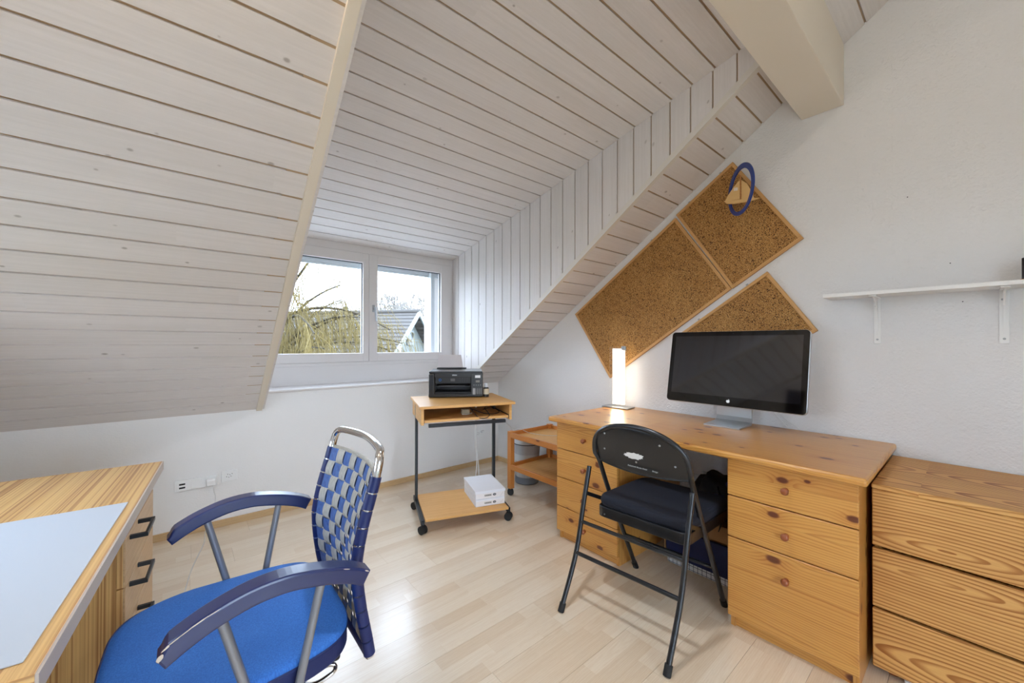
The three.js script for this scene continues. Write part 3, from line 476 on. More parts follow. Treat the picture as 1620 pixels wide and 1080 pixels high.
// ------------------------------------------------------------------ wall shelf
{
  const s = thing('wall_shelf', 'white wall shelf on slim white metal brackets', 'shelf', [0, 1.44, 3.4]); const T = (g) => g.translate(0, -1.44, -3.4);
  part('shelf_board', T(span(-0.165, -0.001, 1.447, 1.464, 2.771, 4.0, 0.002)), M.whiteGloss, s);
  for (const z of [2.947, 3.325, 3.75]) {
    const b = part('bracket', [T(span(-0.006, -0.0005, 1.226, 1.446, z - 0.013, z + 0.013, 0.002)), T(span(-0.145, -0.0005, 1.441, 1.447, z - 0.013, z + 0.013, 0.002)), T(prism([[-0.004, 1.25], [-0.004, 1.442], [-0.13, 1.442], [-0.06, 1.425], [-0.022, 1.38]].map(([a, c]) => [a, c]), 'z', z - 0.003, z + 0.003))], M.whiteGloss, s);
    for (const y of [1.245, 1.405]) part('screw', T(cyl(0.0045, 0.0045, 0.003, 0, 0, 0, 10).rotateZ(Math.PI / 2).translate(-0.007, y, z - (y > 1.3 ? 0.004 : 0))), M.steel, b);
  }
  const f = thing('picture_frame', 'dark upright framed object standing at the right end of the white shelf', 'frame', [-0.08, 1.4645, 3.42]);
  part('frame_body', rbox(0.012, 0.085, 0.11, 0.003, 0, 0.048, 0), M.bezel, f); part('frame_foot', wood(rbox(0.035, 0.008, 0.12, 0.002, 0, 0.004, 0), 'z'), M.honey, f);
}
for (const [y, z, lb] of [[1.575, 3.18, 'small dark nail hole in the plaster just above the white shelf'], [1.405, 3.215, 'small dark nail hole in the plaster below the white shelf'], [1.9, 3.05, 'small dark nail hole highest up in the plaster over the shelf']]) soloThing('nail_hole', cyl(0.0022, 0.0022, 0.002, 0, 0, 0, 8).rotateZ(Math.PI / 2).translate(-0.0012, y, z), M.gasket, lb, 'nail hole', 'nail holes in the right wall');

// ------------------------------------------------------------------ printer cart
const CART = [-1.02, 0, 0.861], CR = -19.5 * Math.PI / 180;
{
  const c = thing('printer_cart', 'small wheeled printer cart with beech top and black metal frame', 'cart', CART, CR);
  const x0 = -0.315, x1 = 0.345, zf = 0.205, zb = -0.33, YT = 0.815;
  part('top', wood(rbox(x1 - x0, 0.018, zf - zb, 0.003, (x0 + x1) / 2, YT - 0.009, (zf + zb) / 2), 'x'), M.beech, c);
  for (const x of [x0 + 0.022, x1 - 0.03]) part('side_panel', wood(span(x - 0.009, x + 0.009, YT - 0.125, YT - 0.018, zb + 0.03, zf - 0.018, 0.001), 'z'), M.beech, c);
  part('back_panel', wood(span(x0 + 0.03, x1 - 0.04, YT - 0.125, YT - 0.018, zb + 0.03, zb + 0.045), 'x'), M.beech, c);
  part('pullout_shelf', wood(span(x0 + 0.036, x1 - 0.044, YT - 0.112, YT - 0.096, zb + 0.05, zf - 0.028, 0.001), 'x'), M.beech, c);
  for (const x of [x0 + 0.0335, x1 - 0.0415]) part('slide_rail', span(x - 0.0025, x + 0.0025, YT - 0.115, YT - 0.09, zb + 0.05, zf - 0.03), M.darkFrame, c);
  part('cross_bar', span(-0.25, 0.285, YT - 0.146, YT - 0.125, zf - 0.06, zf - 0.035), M.black, c);
  for (const s of [-1, 1]) {
    const x = s * 0.293; const zu = -0.13;
    const f = part('side_frame', [span(x - 0.009, x + 0.009, 0.075, YT - 0.02, zu - 0.018, zu + 0.018, 0.003), bar([x, 0.083, -0.215], [x, 0.072, 0.215], 0.022, 0.03)], M.darkFrame, c);
    for (const z of [-0.204, 0.204]) {
      const turn = s > 0 ? 0.95 : 0.6; const at = (g) => g.rotateY(turn).translate(x, 0, z + 0.004);
      part('castor', [at(cyl(0.0265, 0.0265, 0.014, 0, 0, 0, 24).rotateZ(Math.PI / 2).translate(-0.012, 0.0267, 0)), at(cyl(0.0265, 0.0265, 0.014, 0, 0, 0, 24).rotateZ(Math.PI / 2).translate(0.012, 0.0267, 0)), at(cyl(0.02, 0.02, 0.036, 0, 0, 0, 16).rotateZ(Math.PI / 2).translate(0, 0.029, 0)), rod([x, 0.03, z - 0.006], [x, 0.065, z - 0.006], 0.007)], M.rubber, c);
    }
    void f;
  }
  part('lower_shelf', wood(span(-0.281, 0.281, 0.088, 0.104, -0.20, 0.245, 0.002), 'x'), M.beech, c);
  for (const y of [0.7, 0.75]) part('bolt', rod([-0.306, y, -0.13], [-0.3, y, -0.13], 0.005), M.steel, c);
}
function onCart(lx, y, lz) { const v = V(lx, y, lz).applyAxisAngle(V(0, 1, 0), CR); return [v.x + CART[0], y, v.z + CART[2]]; }
{ // clutter of leads in the pull-out shelf
  const a = thing('power_supply', 'small clear plastic tangle with adapter inside the cart compartment', 'adapter', onCart(0.04, 0.719, 0.02), CR);
  part('adapter_body', rbox(0.06, 0.036, 0.04, 0.006, -0.01, 0.0185, 0), std({ color: 0xa89878, roughness: 0.4 }), a); part('clip', tube([[-0.04, 0.004, 0.03], [-0.01, 0.003, 0.045], [0.03, 0.01, 0.035]], 0.0025, 16, 6), M.cable, a);
  const b = thing('black_lead', 'black power leads coiled inside the cart compartment', 'cable', onCart(0.14, 0.719, 0.05), CR);
  part('lead', tube([[-0.09, 0.06, 0.0], [-0.07, 0.02, 0.07], [-0.05, -0.004, 0.125], [0.0, -0.006, 0.135], [0.03, 0.01, 0.10], [0.015, 0.045, 0.04], [0.06, 0.055, -0.02]], 0.003, 50, 6), M.rubber, b);
  part('lead', tube([[-0.06, 0.03, -0.04], [0.02, 0.004, 0.02], [0.08, 0.005, 0.06], [0.13, 0.012, 0.02], [0.1, 0.03, -0.05], [0.03, 0.02, -0.06]], 0.003, 50, 6), M.rubber, b);
  const w = thing('white_lead', 'white leads hanging from the cart past the paper packs', 'cable', onCart(0.18, 0, -0.24), CR); // drop behind the lower shelf
  part('lead', tube([[0, 0.74, 0.02], [-0.004, 0.6, 0.0], [-0.006, 0.45, 0.0], [0.006, 0.32, 0.01], [-0.003, 0.2, 0.02], [-0.012, 0.06, 0.0], [0.02, 0.0045, -0.01]], 0.0035, 40, 6), M.cable, w);
  part('lead', tube([[-0.008, 0.74, 0.02], [0.004, 0.55, 0.0], [0.002, 0.42, 0.012], [0.016, 0.3, 0.014], [0.022, 0.18, 0.015], [0.012, 0.06, 0.0], [0.06, 0.0045, -0.02]], 0.0035, 40, 6), M.cable, w);
}
{ // two packs of paper
  const mk = (y, dx, label, lid) => {
    const r = thing('paper_pack', label, 'paper pack', [-0.866 + dx, y, 0.9355], -19 * Math.PI / 180); const W = 0.212, D = 0.315, H = lid ? 0.052 : 0.05;
    part('wrapper', rbox(W, H, D, 0.004, 0, H / 2, 0), M.paperWhite, r);
    if (lid) part('lid', [rbox(W + 0.006, 0.004, D + 0.006, 0.0015, 0, H + 0.0015, 0), span(-W / 2 - 0.003, W / 2 + 0.003, H - 0.013, H + 0.001, D / 2 + 0.0005, D / 2 + 0.003), span(-W / 2 - 0.003, -W / 2 - 0.0005, H - 0.013, H + 0.001, -D / 2, D / 2 + 0.003)], M.paperWhite, r);
    const cv = document.createElement('canvas'); cv.width = 512; cv.height = 128; const g = cv.getContext('2d'); g.fillStyle = '#e8e6e6'; g.fillRect(0, 0, 512, 128); g.fillStyle = '#b9b6ae'; g.fillRect(150, 34, 130, 52); g.fillStyle = '#4c4c50'; g.font = 'bold 40px sans-serif'; g.fillText('LASER', 152, 76); g.beginPath(); g.arc(330, 58, 30, 0, 7); g.fillStyle = '#3c3e44'; g.fill(); g.fillStyle = '#dfe0e2'; g.font = 'bold 26px sans-serif'; g.fillText('A4', 314, 67); g.strokeStyle = '#9a9aa4'; g.lineWidth = 3; g.beginPath(); g.moveTo(440, 110); g.lineTo(490, 20); g.stroke();
    const t = new THREE.CanvasTexture(cv); t.colorSpace = THREE.SRGBColorSpace;
    part('printed_end', new THREE.PlaneGeometry(W * 0.97, H * 0.66).translate(0, H * 0.42, D / 2 + 0.0008), std({ map: t, roughness: 0.7 }), r);
  };
  mk(0.1045, 0, 'lower of two white paper packs on the cart shelf', false); mk(0.155, 0.0, 'upper white paper pack with lid, on top of its twin', true);
}
{ // printer
  const R = -34 * Math.PI / 180; const p = thing('inkjet_printer', 'black inkjet printer with refill tank windows on the cart', 'printer', [-0.885, 0.8155, 0.594], R);
  const W = 0.405, H = 0.198, D = 0.33, zf = D / 2; // local +z is the front
  part('body', [span(-W / 2, W / 2, 0.004, 0.03, -zf, zf, 0.006), span(-W / 2, -0.155, 0.004, H - 0.012, -zf, zf, 0.016), span(0.11, W / 2, 0.004, H - 0.012, -zf, zf - 0.002, 0.008), span(-0.16, 0.115, 0.025, H - 0.012, -zf, -0.02, 0.004), span(-0.16, 0.115, 0.15, H - 0.012, -zf, zf, 0.006)], M.blackGloss, p);
  part('lid', rbox(W - 0.004, 0.016, D - 0.01, 0.006, 0, H - 0.008, -0.002), phy({ color: 0x23282e, roughness: 0.3, clearcoat: 0.3 }), p);
  const cp = part('control_panel', rbox(0.262, 0.046, 0.012, 0.003, -0.022, 0.13, zf - 0.008), M.black, p);
  part('power_button', new THREE.TorusGeometry(0.008, 0.0014, 8, 20).translate(-0.118, 0.134, zf - 0.0012), std({ color: 0x2a64a8, emissive: 0x2a64a8, emissiveIntensity: 0.35 }), cp);
  part('display', rbox(0.032, 0.02, 0.003, 0.001, -0.024, 0.134, zf - 0.002), std({ color: 0x5c5a5a, roughness: 0.3 }), cp);
  part('button', [0, 1, 2, 3].flatMap((k) => [cyl(0.0035, 0.0035, 0.003, 0, 0, 0, 10).rotateX(Math.PI / 2).translate(0.03 + k * 0.018, 0.142, zf - 0.002), cyl(0.0035, 0.0035, 0.003, 0, 0, 0, 10).rotateX(Math.PI / 2).translate(0.03 + k * 0.018, 0.126, zf - 0.002)]), std({ color: 0x33363a, roughness: 0.5 }), cp);
  part('output_slot', [span(-0.15, 0.105, 0.082, 0.086, 0.0, zf - 0.02), span(-0.155, 0.11, 0.03, 0.042, 0.0, zf - 0.004, 0.003)], M.black, p);
  part('slot_rail', span(-0.13, 0.07, 0.087, 0.089, zf - 0.03, zf - 0.018), M.greyTube, p);
  for (let k = 0; k < 4; k++) part('ink_window', rbox(k ? 0.008 : 0.02, 0.052, 0.003, 0.001, k ? 0.145 + k * 0.0145 : 0.136, 0.045, zf - 0.0015), std({ color: k ? 0x767676 : 0x9a9a9a, roughness: 0.25 }), p);
  for (let k = 0; k < 4; k++) part('level_mark', cyl(0.004, 0.004, 0.002, 0, 0, 0, 12).rotateX(Math.PI / 2).translate(0.135 + k * 0.0165, 0.094, zf - 0.001), std({ color: 0x8c8c88 }), p);
  part('sticker', box(0.04, 0.02, 0.001, 0.163, 0.158, zf - 0.0014), M.white, p); part('sticker', box(0.03, 0.016, 0.001, 0.163, 0.122, zf - 0.0014), std({ color: 0x88867f }), p);
  part('latch', [span(-W / 2 - 0.003, -W / 2 + 0.002, 0.06, 0.09, -0.12, -0.06), span(-W / 2 - 0.002, -W / 2 + 0.002, 0.11, 0.12, 0.06, 0.075)], M.black, p);
  const cv = document.createElement('canvas'); cv.width = 256; cv.height = 64; const g = cv.getContext('2d'); g.fillStyle = '#111317'; g.fillRect(0, 0, 256, 64); g.fillStyle = '#eceef0'; g.font = 'bold 56px sans-serif'; g.textAlign = 'center'; g.fillText('EPSON', 128, 52, 240);
  const t = new THREE.CanvasTexture(cv); t.colorSpace = THREE.SRGBColorSpace; part('wordmark', new THREE.PlaneGeometry(0.05, 0.0125).translate(-0.01, 0.169, zf + 0.0005), std({ map: t, roughness: 0.4 }), p);
  part('paper_support', new THREE.BoxGeometry(0.24, 0.006, 0.03).rotateX(0.2).translate(-0.045, H + 0.006, -zf + 0.03), M.black, p);
  part('paper_rest', new THREE.ExtrudeGeometry(new THREE.Shape([[-0.105, 0], [0.105, 0], [0.085, 0.118], [-0.105, 0.118]].map((q) => new THREE.Vector2(...q))), { depth: 0.004, bevelEnabled: false }).rotateX(-0.25).translate(-0.055, H, -zf + 0.014), M.paperGrey, p);
}
for (const [lx, lz, label, dark] of [[0.2, -0.165, 'ink bottle with clear cap, nearest the printer side', 0x6b625c], [0.228, -0.118, 'ink bottle with printed label and dark base, outer of the pair', 0x1c1a1c]]) {
  const b = thing('ink_bottle', label, 'bottle', onCart(lx, 0.8155, lz), 0, 'ink bottles beside the printer');
  part('bottle_body', new THREE.LatheGeometry([[0, 0], [0.021, 0.0], [0.022, 0.004], [0.022, 0.062], [0.019, 0.07], [0.013, 0.074], [0, 0.075]].map((q) => new THREE.Vector2(...q)), 24), std({ color: dark, roughness: 0.35 }), b);
  part('bottle_label', cyl(0.0224, 0.0224, 0.042, 0, 0.042, 0, 24), std({ color: dark === 0x1c1a1c ? 0xcabfa6 : 0xb7a9a0, roughness: 0.5 }), b);
  part('cap', new THREE.LatheGeometry([[0, 0.074], [0.014, 0.074], [0.0145, 0.098], [0.012, 0.104], [0, 0.105]].map((q) => new THREE.Vector2(...q)), 20), std({ color: 0xdde3ea, roughness: 0.3 }), b);
}
// ------------------------------------------------------------------ tea trolley, bin
{
  const t = thing('tea_trolley', 'two-tier honey wooden trolley on castors beside the desk', 'trolley', [-0.27, 0, 1.13]); const T = (g) => g.translate(0.27, 0, -1.13);
  const X0 = -0.535, X1 = -0.045, Z0 = 0.80, Z1 = 1.47;
  for (const x of [X0 + 0.022, X1 - 0.022]) for (const z of [Z0 + 0.022, Z1 - 0.022]) {
    part('post', wood(T(span(x - 0.021, x + 0.021, 0.055, 0.516, z - 0.021, z + 0.021, 0.004)), 'y'), M.honey, t);
    part('castor', [T(cyl(0.025, 0.025, 0.034, 0, 0, 0, 24).rotateZ(Math.PI / 2).rotateY(0.9).translate(x, 0.0255, z - 0.004)), T(rod([x, 0.03, z], [x, 0.058, z], 0.008))], M.rubber, t);
  }
  for (const [y0, y1, ys] of [[0.466, 0.508, 0.474], [0.212, 0.252, 0.222]]) {
    part('tray', wood(T(span(X0 + 0.012, X1 - 0.012, ys - 0.004, ys + 0.004, Z0 + 0.012, Z1 - 0.012)), 'x'), M.beech, t);
    for (const x of [X0 + 0.012, X1 - 0.012]) part('rail', wood(T(span(x - 0.009, x + 0.009, y0, y1, Z0 + 0.042, Z1 - 0.042, 0.003)), 'z'), M.honey, t);
    for (const z of [Z0 + 0.012, Z1 - 0.012]) part('rail', wood(T(span(X0 + 0.042, X1 - 0.042, y0, y1, z - 0.009, z + 0.009, 0.003)), 'x'), M.honey, t);
  }
  const w = thing('thin_lead', 'thin lead running from the cart down onto the trolley tray', 'cable', [-0.45, 0.48, 0.82]);
  part('lead', tube([[-0.22, 0.2, 0.06], [-0.1, 0.10, 0.0], [-0.02, 0.036, -0.025], [0.05, 0.033, -0.02], [0.1, 0.006, 0.06], [0.16, 0.002, 0.2], [0.3, 0.002, 0.3]], 0.002, 40, 6), M.cable, w);
}
{
  const b = thing('waste_bin', 'round grey mesh waste bin behind the wooden trolley', 'bin', [-0.2, 0, 0.67]);
  part('bin_wall', new THREE.LatheGeometry([[0.098, 0.012], [0.118, 0.345], [0.116, 0.345], [0.096, 0.012]].map((q) => new THREE.Vector2(...q)), 40), M.binMesh, b);
  part('bin_base', new THREE.LatheGeometry([[0, 0.001], [0.103, 0.001], [0.106, 0.01], [0.1045, 0.06], [0.1, 0.06], [0.095, 0.012], [0, 0.012]].map((q) => new THREE.Vector2(...q)), 40), M.binBase, b);
  part('rim', new THREE.TorusGeometry(0.118, 0.0035, 8, 40).rotateX(Math.PI / 2).translate(0, 0.345, 0), M.darkFrame, b);
  part('liner', new THREE.LatheGeometry([[0.112, 0.2], [0.114, 0.345], [0.118, 0.40], [0.112, 0.415], [0.109, 0.41], [0.112, 0.34], [0.110, 0.2]].map((q) => new THREE.Vector2(...q)), 40), M.bagWhite, b);
}
// ------------------------------------------------------------------ sockets
function socketHoles(g, x, y, s = 1) { for (const [a, b] of [[-0.012, 0.0], [0.012, 0.0], [0, -0.005]]) for (const k of [-1, 1]) g.push(cyl(0.0022 * s, 0.0022 * s, 0.002, 0, 0, 0, 8).rotateX(Math.PI / 2).translate(x + a * s + k * 0.003, y + b * s + k * 0.008, 0.0098)); return g; }
{
  const a = thing('wall_socket', 'long white triple socket plate with charger plugged in', 'socket', [-2.478, 0.318, 0]);
  part('plate', rbox(0.216, 0.07, 0.012, 0.003, 0, 0, 0.0065), M.whiteGloss, a);
  for (const x of [-0.068, 0.002, 0.072]) part('insert', rbox(0.058, 0.056, 0.004, 0.0012, x, 0, 0.0127), M.whiteGloss, a);
  part('usb_port', [box(0.03, 0.01, 0.002, -0.07, 0.010, 0.0145), box(0.03, 0.01, 0.002, -0.07, -0.012, 0.0145)], M.darkHole, a);
  const c = thing('phone_charger', 'white plug-in charger with lead in the triple socket', 'charger', [-2.405, 0.318, 0.0155]);
  part('charger_body', [rbox(0.05, 0.042, 0.046, 0.008, 0, 0, 0.0235), rod([0, 0, 0], [0, 0, -0.004], 0.012)], M.whiteGloss, c);
  part('lead', tube([[0.012, -0.018, 0.035], [0.014, -0.05, 0.04], [0.024, -0.11, 0.03], [0.01, -0.2, 0.035], [-0.03, -0.29, 0.09], [-0.04, -0.3145, 0.2], [-0.1, -0.3155, 0.5], [-0.14, -0.3155, 0.8]], 0.0022, 80, 6), M.cable, c);
  const b = thing('wall_socket', 'single white socket plate right of the charger plate', 'socket', [-2.305, 0.33, 0]);
  part('plate', rbox(0.088, 0.072, 0.008, 0.003, 0, 0, 0.0045), M.whiteGloss, b); part('pin_hole', socketHoles([], 0, 0.004), M.darkHole, b);
  const d = thing('wall_socket', 'white socket on the knee wall seen under the printer cart', 'socket', [-0.25, 0.32, 0]);
  part('plate', rbox(0.1, 0.072, 0.008, 0.003, 0, 0, 0.0045), M.whiteGloss, d); part('pin_hole', socketHoles([], -0.01, 0), M.darkHole, d);
  part('plug', [rbox(0.03, 0.026, 0.03, 0.006, 0.03, 0.012, 0.024)], M.whiteGloss, d);
}

// ------------------------------------------------------------------ left desk
{
  const R = -4.53 * Math.PI / 180; const d = thing('zebrano_desk', 'desk with striped zebrano top and drawer unit at the left edge', 'desk', [-2.607, 0, 1.111], R);
  const Y = 0.74, L = 1.262, DP = 0.6;
  part('desktop', metreUV(span(-DP, -0.004, Y - 0.034, Y, 0.002, L, 0.0015), 'z', 0, 0.2), M.zebra, d);
  part('edge_band', span(-0.0045, 0, Y - 0.034, Y - 0.001, 0, L, 0.0008), M.edgeStrip, d);
  const c = part('drawer_unit', [metreUV(span(-0.55, -0.045, 0.05, Y - 0.036, 0.05, 0.525), 'y', 0, 0.1)], M.zebra, d); void c;
  const ys = [0.644, 0.5, 0.357, 0.212, 0.055];
  part('top_rail', [metreUV(span(-0.045, -0.031, 0.646, Y - 0.036, 0.04, 0.53, 0.001), 'z'), metreUV(span(-0.031, -0.026, 0.646, Y - 0.036, 0.04, 0.53, 0.001), 'z')], M.frontBeige, d);
  for (let i = 0; i < 4; i++) {
    const y1 = ys[i] - 0.002, y0 = ys[i + 1] + 0.002; const f = part('drawer', metreUV(span(-0.045, -0.031, y0, y1, 0.04, 0.53, 0.001), 'y', i * 0.2, 0.3), M.zebra, d);
    part('front_panel', metreUV(span(-0.031, -0.026, y0, y1, 0.04, 0.53, 0.001), 'z'), M.frontBeige, f);
    const ym = y1 - 0.016, z0 = 0.335, z1 = 0.475, q = 0.04;
    part('bar_handle', [span(-0.026, q - 0.026, ym - 0.006, ym + 0.006, z0, z0 + 0.012, 0.001), span(-0.026, q - 0.026, ym - 0.006, ym + 0.006, z1 - 0.012, z1, 0.001), span(q - 0.032, q - 0.024, ym - 0.006, ym + 0.006, z0, z1, 0.001)], M.darkFrame, f);
  }
  part('end_panel', metreUV(span(-0.57, -0.02, 0, Y - 0.034, L - 0.03, L - 0.004), 'y', 0.1, 0.25), M.zebra, d);
  part('modesty_panel', metreUV(span(-0.57, -0.555, 0.2, Y - 0.034, 0.5, L - 0.03), 'z'), M.zebra, d);
  part('plinth', metreUV(span(-0.54, -0.06, 0, 0.052, 0.06, 0.515), 'z'), M.zebra, d);
  const m = thing('desk_mat', 'translucent white writing mat lying on the striped desk', 'desk mat', [-2.607, Y + 0.0005, 1.111], R);
  part('mat_sheet', span(-0.46, -0.026, 0, 0.003, 0.5, 1.223, 0.001), M.mat, m);
}
// ------------------------------------------------------------------ office chair
{
  const O = [-2.42, 0, 2.02]; const c = thing('office_chair', 'blue swivel office chair with woven strap back and wooden arms', 'chair', O); const T = (g) => g.translate(-O[0], 0, -O[2]);
  const zN = 2.22, zF = 1.82, zm = 2.02;
  // seat cushion: plan outline lofted with a soft top edge
  { const plan = []; const add = (x, z) => plan.push([x, z]); const N = 72;
    for (let i = 0; i < N; i++) { const a = i / N * Math.PI * 2, ca = Math.cos(a), sa = Math.sin(a), e = 2 / 4.6; let x = Math.sign(ca) * Math.pow(Math.abs(ca), e), z = Math.sign(sa) * Math.pow(Math.abs(sa), e); const t = (x + 1) / 2; const w = lerp(0.265, 0.228, t); add(-2.44 + x * 0.238 - (1 - t) * 0.012 * (1 - z * z), zm + z * w); }
    const rings = [[0.9, 0.486], [0.99, 0.486], [1.0, 0.489], [0.997, 0.496], [0.985, 0.501], [0.93, 0.506], [0.75, 0.507], [0.45, 0.500], [0.2, 0.497]]; const pos = [], idx = [], uv = [];
    for (const [s, y] of rings) for (const [x, z] of plan) { const X = -2.44 + (x + 2.44) * s, Z = zm + (z - zm) * s; const dip = y > 0.49 ? -0.012 * sst(-2.5, -2.68, X) : 0; pos.push(X, y + dip, Z); uv.push(X, Z); }
    for (let k = 0; k + 1 < rings.length; k++) for (let i = 0; i < N; i++) { const a = k * N + i, b = k * N + (i + 1) % N, e = a + N, f = b + N; idx.push(a, e, b, b, e, f); }
    const top = pos.length / 3; pos.push(-2.44, 0.497, zm); uv.push(-2.44, zm); const bt = top + 1; pos.push(-2.44, 0.486, zm); uv.push(0, 0); const l = (rings.length - 1) * N; for (let i = 0; i < N; i++) { idx.push(l + i, top, l + (i + 1) % N); idx.push(i, (i + 1) % N, bt); }
    const g = new THREE.BufferGeometry(); g.setAttribute('position', new THREE.Float32BufferAttribute(pos, 3)); g.setAttribute('uv', new THREE.Float32BufferAttribute(uv, 2)); g.setIndex(idx); g.computeVertexNormals(); const s = part('seat', T(g), M.blueSeat, c);
    part('piping', T(tube(plan.filter((_, i) => i % 2 === 0).map(([x, z]) => [x, 0.487, z]), 0.0022, 144, 6, true)), M.blueSide, s); part('seat_band', T(prism(plan.map(([x, z]) => [-2.44 + (x + 2.44) * 0.997, zm + (z - zm) * 0.997]), 'y', 0.44, 0.487, 0.006)), M.blueSide, c, 'navy side band of the seat'); }
  part('seat_pan', T(rbox(0.4, 0.02, 0.4, 0.008, -2.44, 0.435, zm)), M.black, c);
  // back posts profile x(y)
  const prof = [[0.40, -2.168], [0.46, -2.178], [0.52, -2.190], [0.60, -2.201], [0.67, -2.203], [0.745, -2.187], [0.80, -2.172], [0.846, -2.158], [0.88, -2.150], [0.925, -2.139]];
  const px = (y) => { if (y <= prof[0][0]) return prof[0][1]; for (let i = 0; i + 1 < prof.length; i++) if (y <= prof[i + 1][0]) { const t = (y - prof[i][0]) / (prof[i + 1][0] - prof[i][0]); return lerp(prof[i][1], prof[i + 1][1], t); } return prof[prof.length - 1][1]; };
  const path = []; for (const y of [0.40, 0.46, 0.53, 0.6, 0.67, 0.74, 0.8, 0.85]) path.push([px(y), y, zN]); path.push([px(0.89), 0.89, zN], [px(0.915) + 0.002, 0.918, zN - 0.012], [px(0.925) + 0.012, 0.928, zN - 0.05], [px(0.925) + 0.028, 0.932, zm], [px(0.925) + 0.012, 0.928, zF + 0.05], [px(0.915) + 0.002, 0.918, zF + 0.012], [px(0.89), 0.89, zF]);
  for (const y of [0.85, 0.8, 0.74, 0.67, 0.6, 0.53, 0.46, 0.40]) path.push([px(y), y, zF]);
  const fr = part('back_frame', T(tube(path, 0.0115, 160, 12)), M.chrome, c);
  part('lower_rail', T(rod([px(0.4), 0.403, zF], [px(0.4), 0.403, zN], 0.0125, 12)), M.sleeve, fr);
  // woven straps
  const NV = 9, NH = 11, y0 = 0.405, y1 = 0.868, zs = zF + 0.008, ze = zN - 0.008, dz = (ze - zs) / NV, dy = (y1 - y0) / NH;
  const surf = (z, y) => { const t = (z - zm) / ((ze - zs) / 2); return px(y) - 0.004 + 0.03 * (1 - t * t) * sst(0.36, 0.56, y); };
  const ribbon = (n, at) => { const pos = [], idx = [], uv = []; for (let i = 0; i <= n; i++) { const [a, b, u] = at(i / n); pos.push(...a, ...b); uv.push(u, 0, u, 0.04); if (i < n) { const k = i * 2; idx.push(k, k + 2, k + 1, k + 1, k + 2, k + 3); } } const g = new THREE.BufferGeometry(); g.setAttribute('position', new THREE.Float32BufferAttribute(pos, 3)); g.setAttribute('uv', new THREE.Float32BufferAttribute(uv, 2)); g.setIndex(idx); g.computeVertexNormals(); return g; };
  const wv = (t) => { const s = Math.sin(Math.PI * t); return Math.sign(s) * Math.pow(Math.abs(s), 0.55) * 0.0034; };
  for (let i = 0; i < NV; i++) { const za = zs + i * dz + 0.0012, zb = zs + (i + 1) * dz - 0.0012; part('upright_strap', T(ribbon(NH * 8, (t) => { const y = lerp(y0, y1, t), w = wv(t * NH + i + (NH % 2)) ; return [[surf(za, y) - w, y, za], [surf(zb, y) - w, y, zb], y]; })), M.strapGrey, c, 'grey woven strap'); }
  for (let j = 0; j < NH; j++) { const ya = y0 + j * dy + 0.0012, yb = y0 + (j + 1) * dy - 0.0012; const k0 = T(ribbon(NV * 8, (t) => { const z = lerp(zs, ze, t), w = -wv(t * NV + j + (NH % 2)); return [[surf(z, yb) - w, yb, z], [surf(z, ya) - w, ya, z], z]; }));
    const h = part('cross_strap', k0, M.strapBlue, c, 'blue woven strap'); for (const z of [zF, zN]) part('strap_loop', T(rod([px(ya + 0.0008), ya + 0.0008, z], [px(yb - 0.0008), yb - 0.0008, z], 0.0148, 16)), M.sleeve, h); }
  part('top_hem', T(ribbon(60, (t) => { const z = lerp(zs, ze, t); return [[surf(z, y1) - 0.001, y1 - 0.001, z], [surf(z, y1) + 0.012, y1 + 0.004, z], z]; })), M.strapGrey, c);
  // arms
  const under = [[-2.57, 0.640], [-2.54, 0.658], [-2.5, 0.677], [-2.437, 0.695], [-2.38, 0.698], [-2.344, 0.693], [-2.29, 0.680], [-2.245, 0.663], [-2.222, 0.650]];
  const arm = (z, s) => {
    const cu = new THREE.CatmullRomCurve3(under.map(([x, y]) => V(x, y, 0))), n = 32, top = [], bot = []; for (let i = 0; i <= n; i++) { const t = i / n, p = cu.getPoint(t), q = cu.getTangent(t); const th = 0.036 * (0.62 + 0.38 * sst(0, 0.1, t)); bot.push([p.x, p.y]); top.push([p.x - q.y * th, p.y + q.x * th]); }
    const a = part('armrest', T(prism([...bot, ...top.reverse()], 'z', z - 0.024, z + 0.024, 0.005)), M.bluePaint, c);
    for (const [xa, ya, xb, yb] of [[-2.492, 0.69, -2.425, 0.425], [-2.302, 0.69, -2.352, 0.425]]) part('arm_post', T(rod([xa, ya, z - s * 0.012], [xb, yb, z - s * 0.03], 0.0095, 12)), M.greyTube, c);
    if (s > 0) [[0.03, 0.016, 0.013], [0.08, 0.02, 0.003], [0.12, 0.03, 0.0025], [0.17, 0.035, 0.002], [0.22, 0.04, 0.003], [0.27, 0.03, 0.0018], [0.8, 0.02, 0.0025], [0.95, 0.014, 0.004]].forEach(([t, l, w]) => { const p = cu.getPoint(t), q = cu.getTangent(t), th = 0.036 * (0.62 + 0.38 * sst(0, 0.1, t)) - 0.003; part('paint_chip', T(new THREE.SphereGeometry(0.5, 10, 6).scale(l, w, 0.003).rotateZ(Math.atan2(q.y, q.x)).translate(p.x - q.y * th, p.y + q.x * th, z + 0.0222)), M.chip, a); });
  };
  arm(2.30, 1); arm(1.742, -1);
  part('arm_bracket', T(merge([bar([-2.425, 0.428, 1.76], [-2.425, 0.428, 2.28], 0.02, 0.012), bar([-2.352, 0.428, 1.76], [-2.352, 0.428, 2.28], 0.02, 0.012), bar([-2.35, 0.428, zm], [px(0.4), 0.41, zm], 0.05, 0.012)])), M.darkFrame, c);
  part('adjust_lever', T(tube([[-2.36, 0.40, 2.08], [-2.31, 0.37, 2.13], [-2.25, 0.375, 2.15], [-2.236, 0.368, 2.158], [-2.25, 0.36, 2.166], [-2.30, 0.35, 2.15], [-2.36, 0.385, 2.1]], 0.0055, 60, 8)), M.chrome, c);
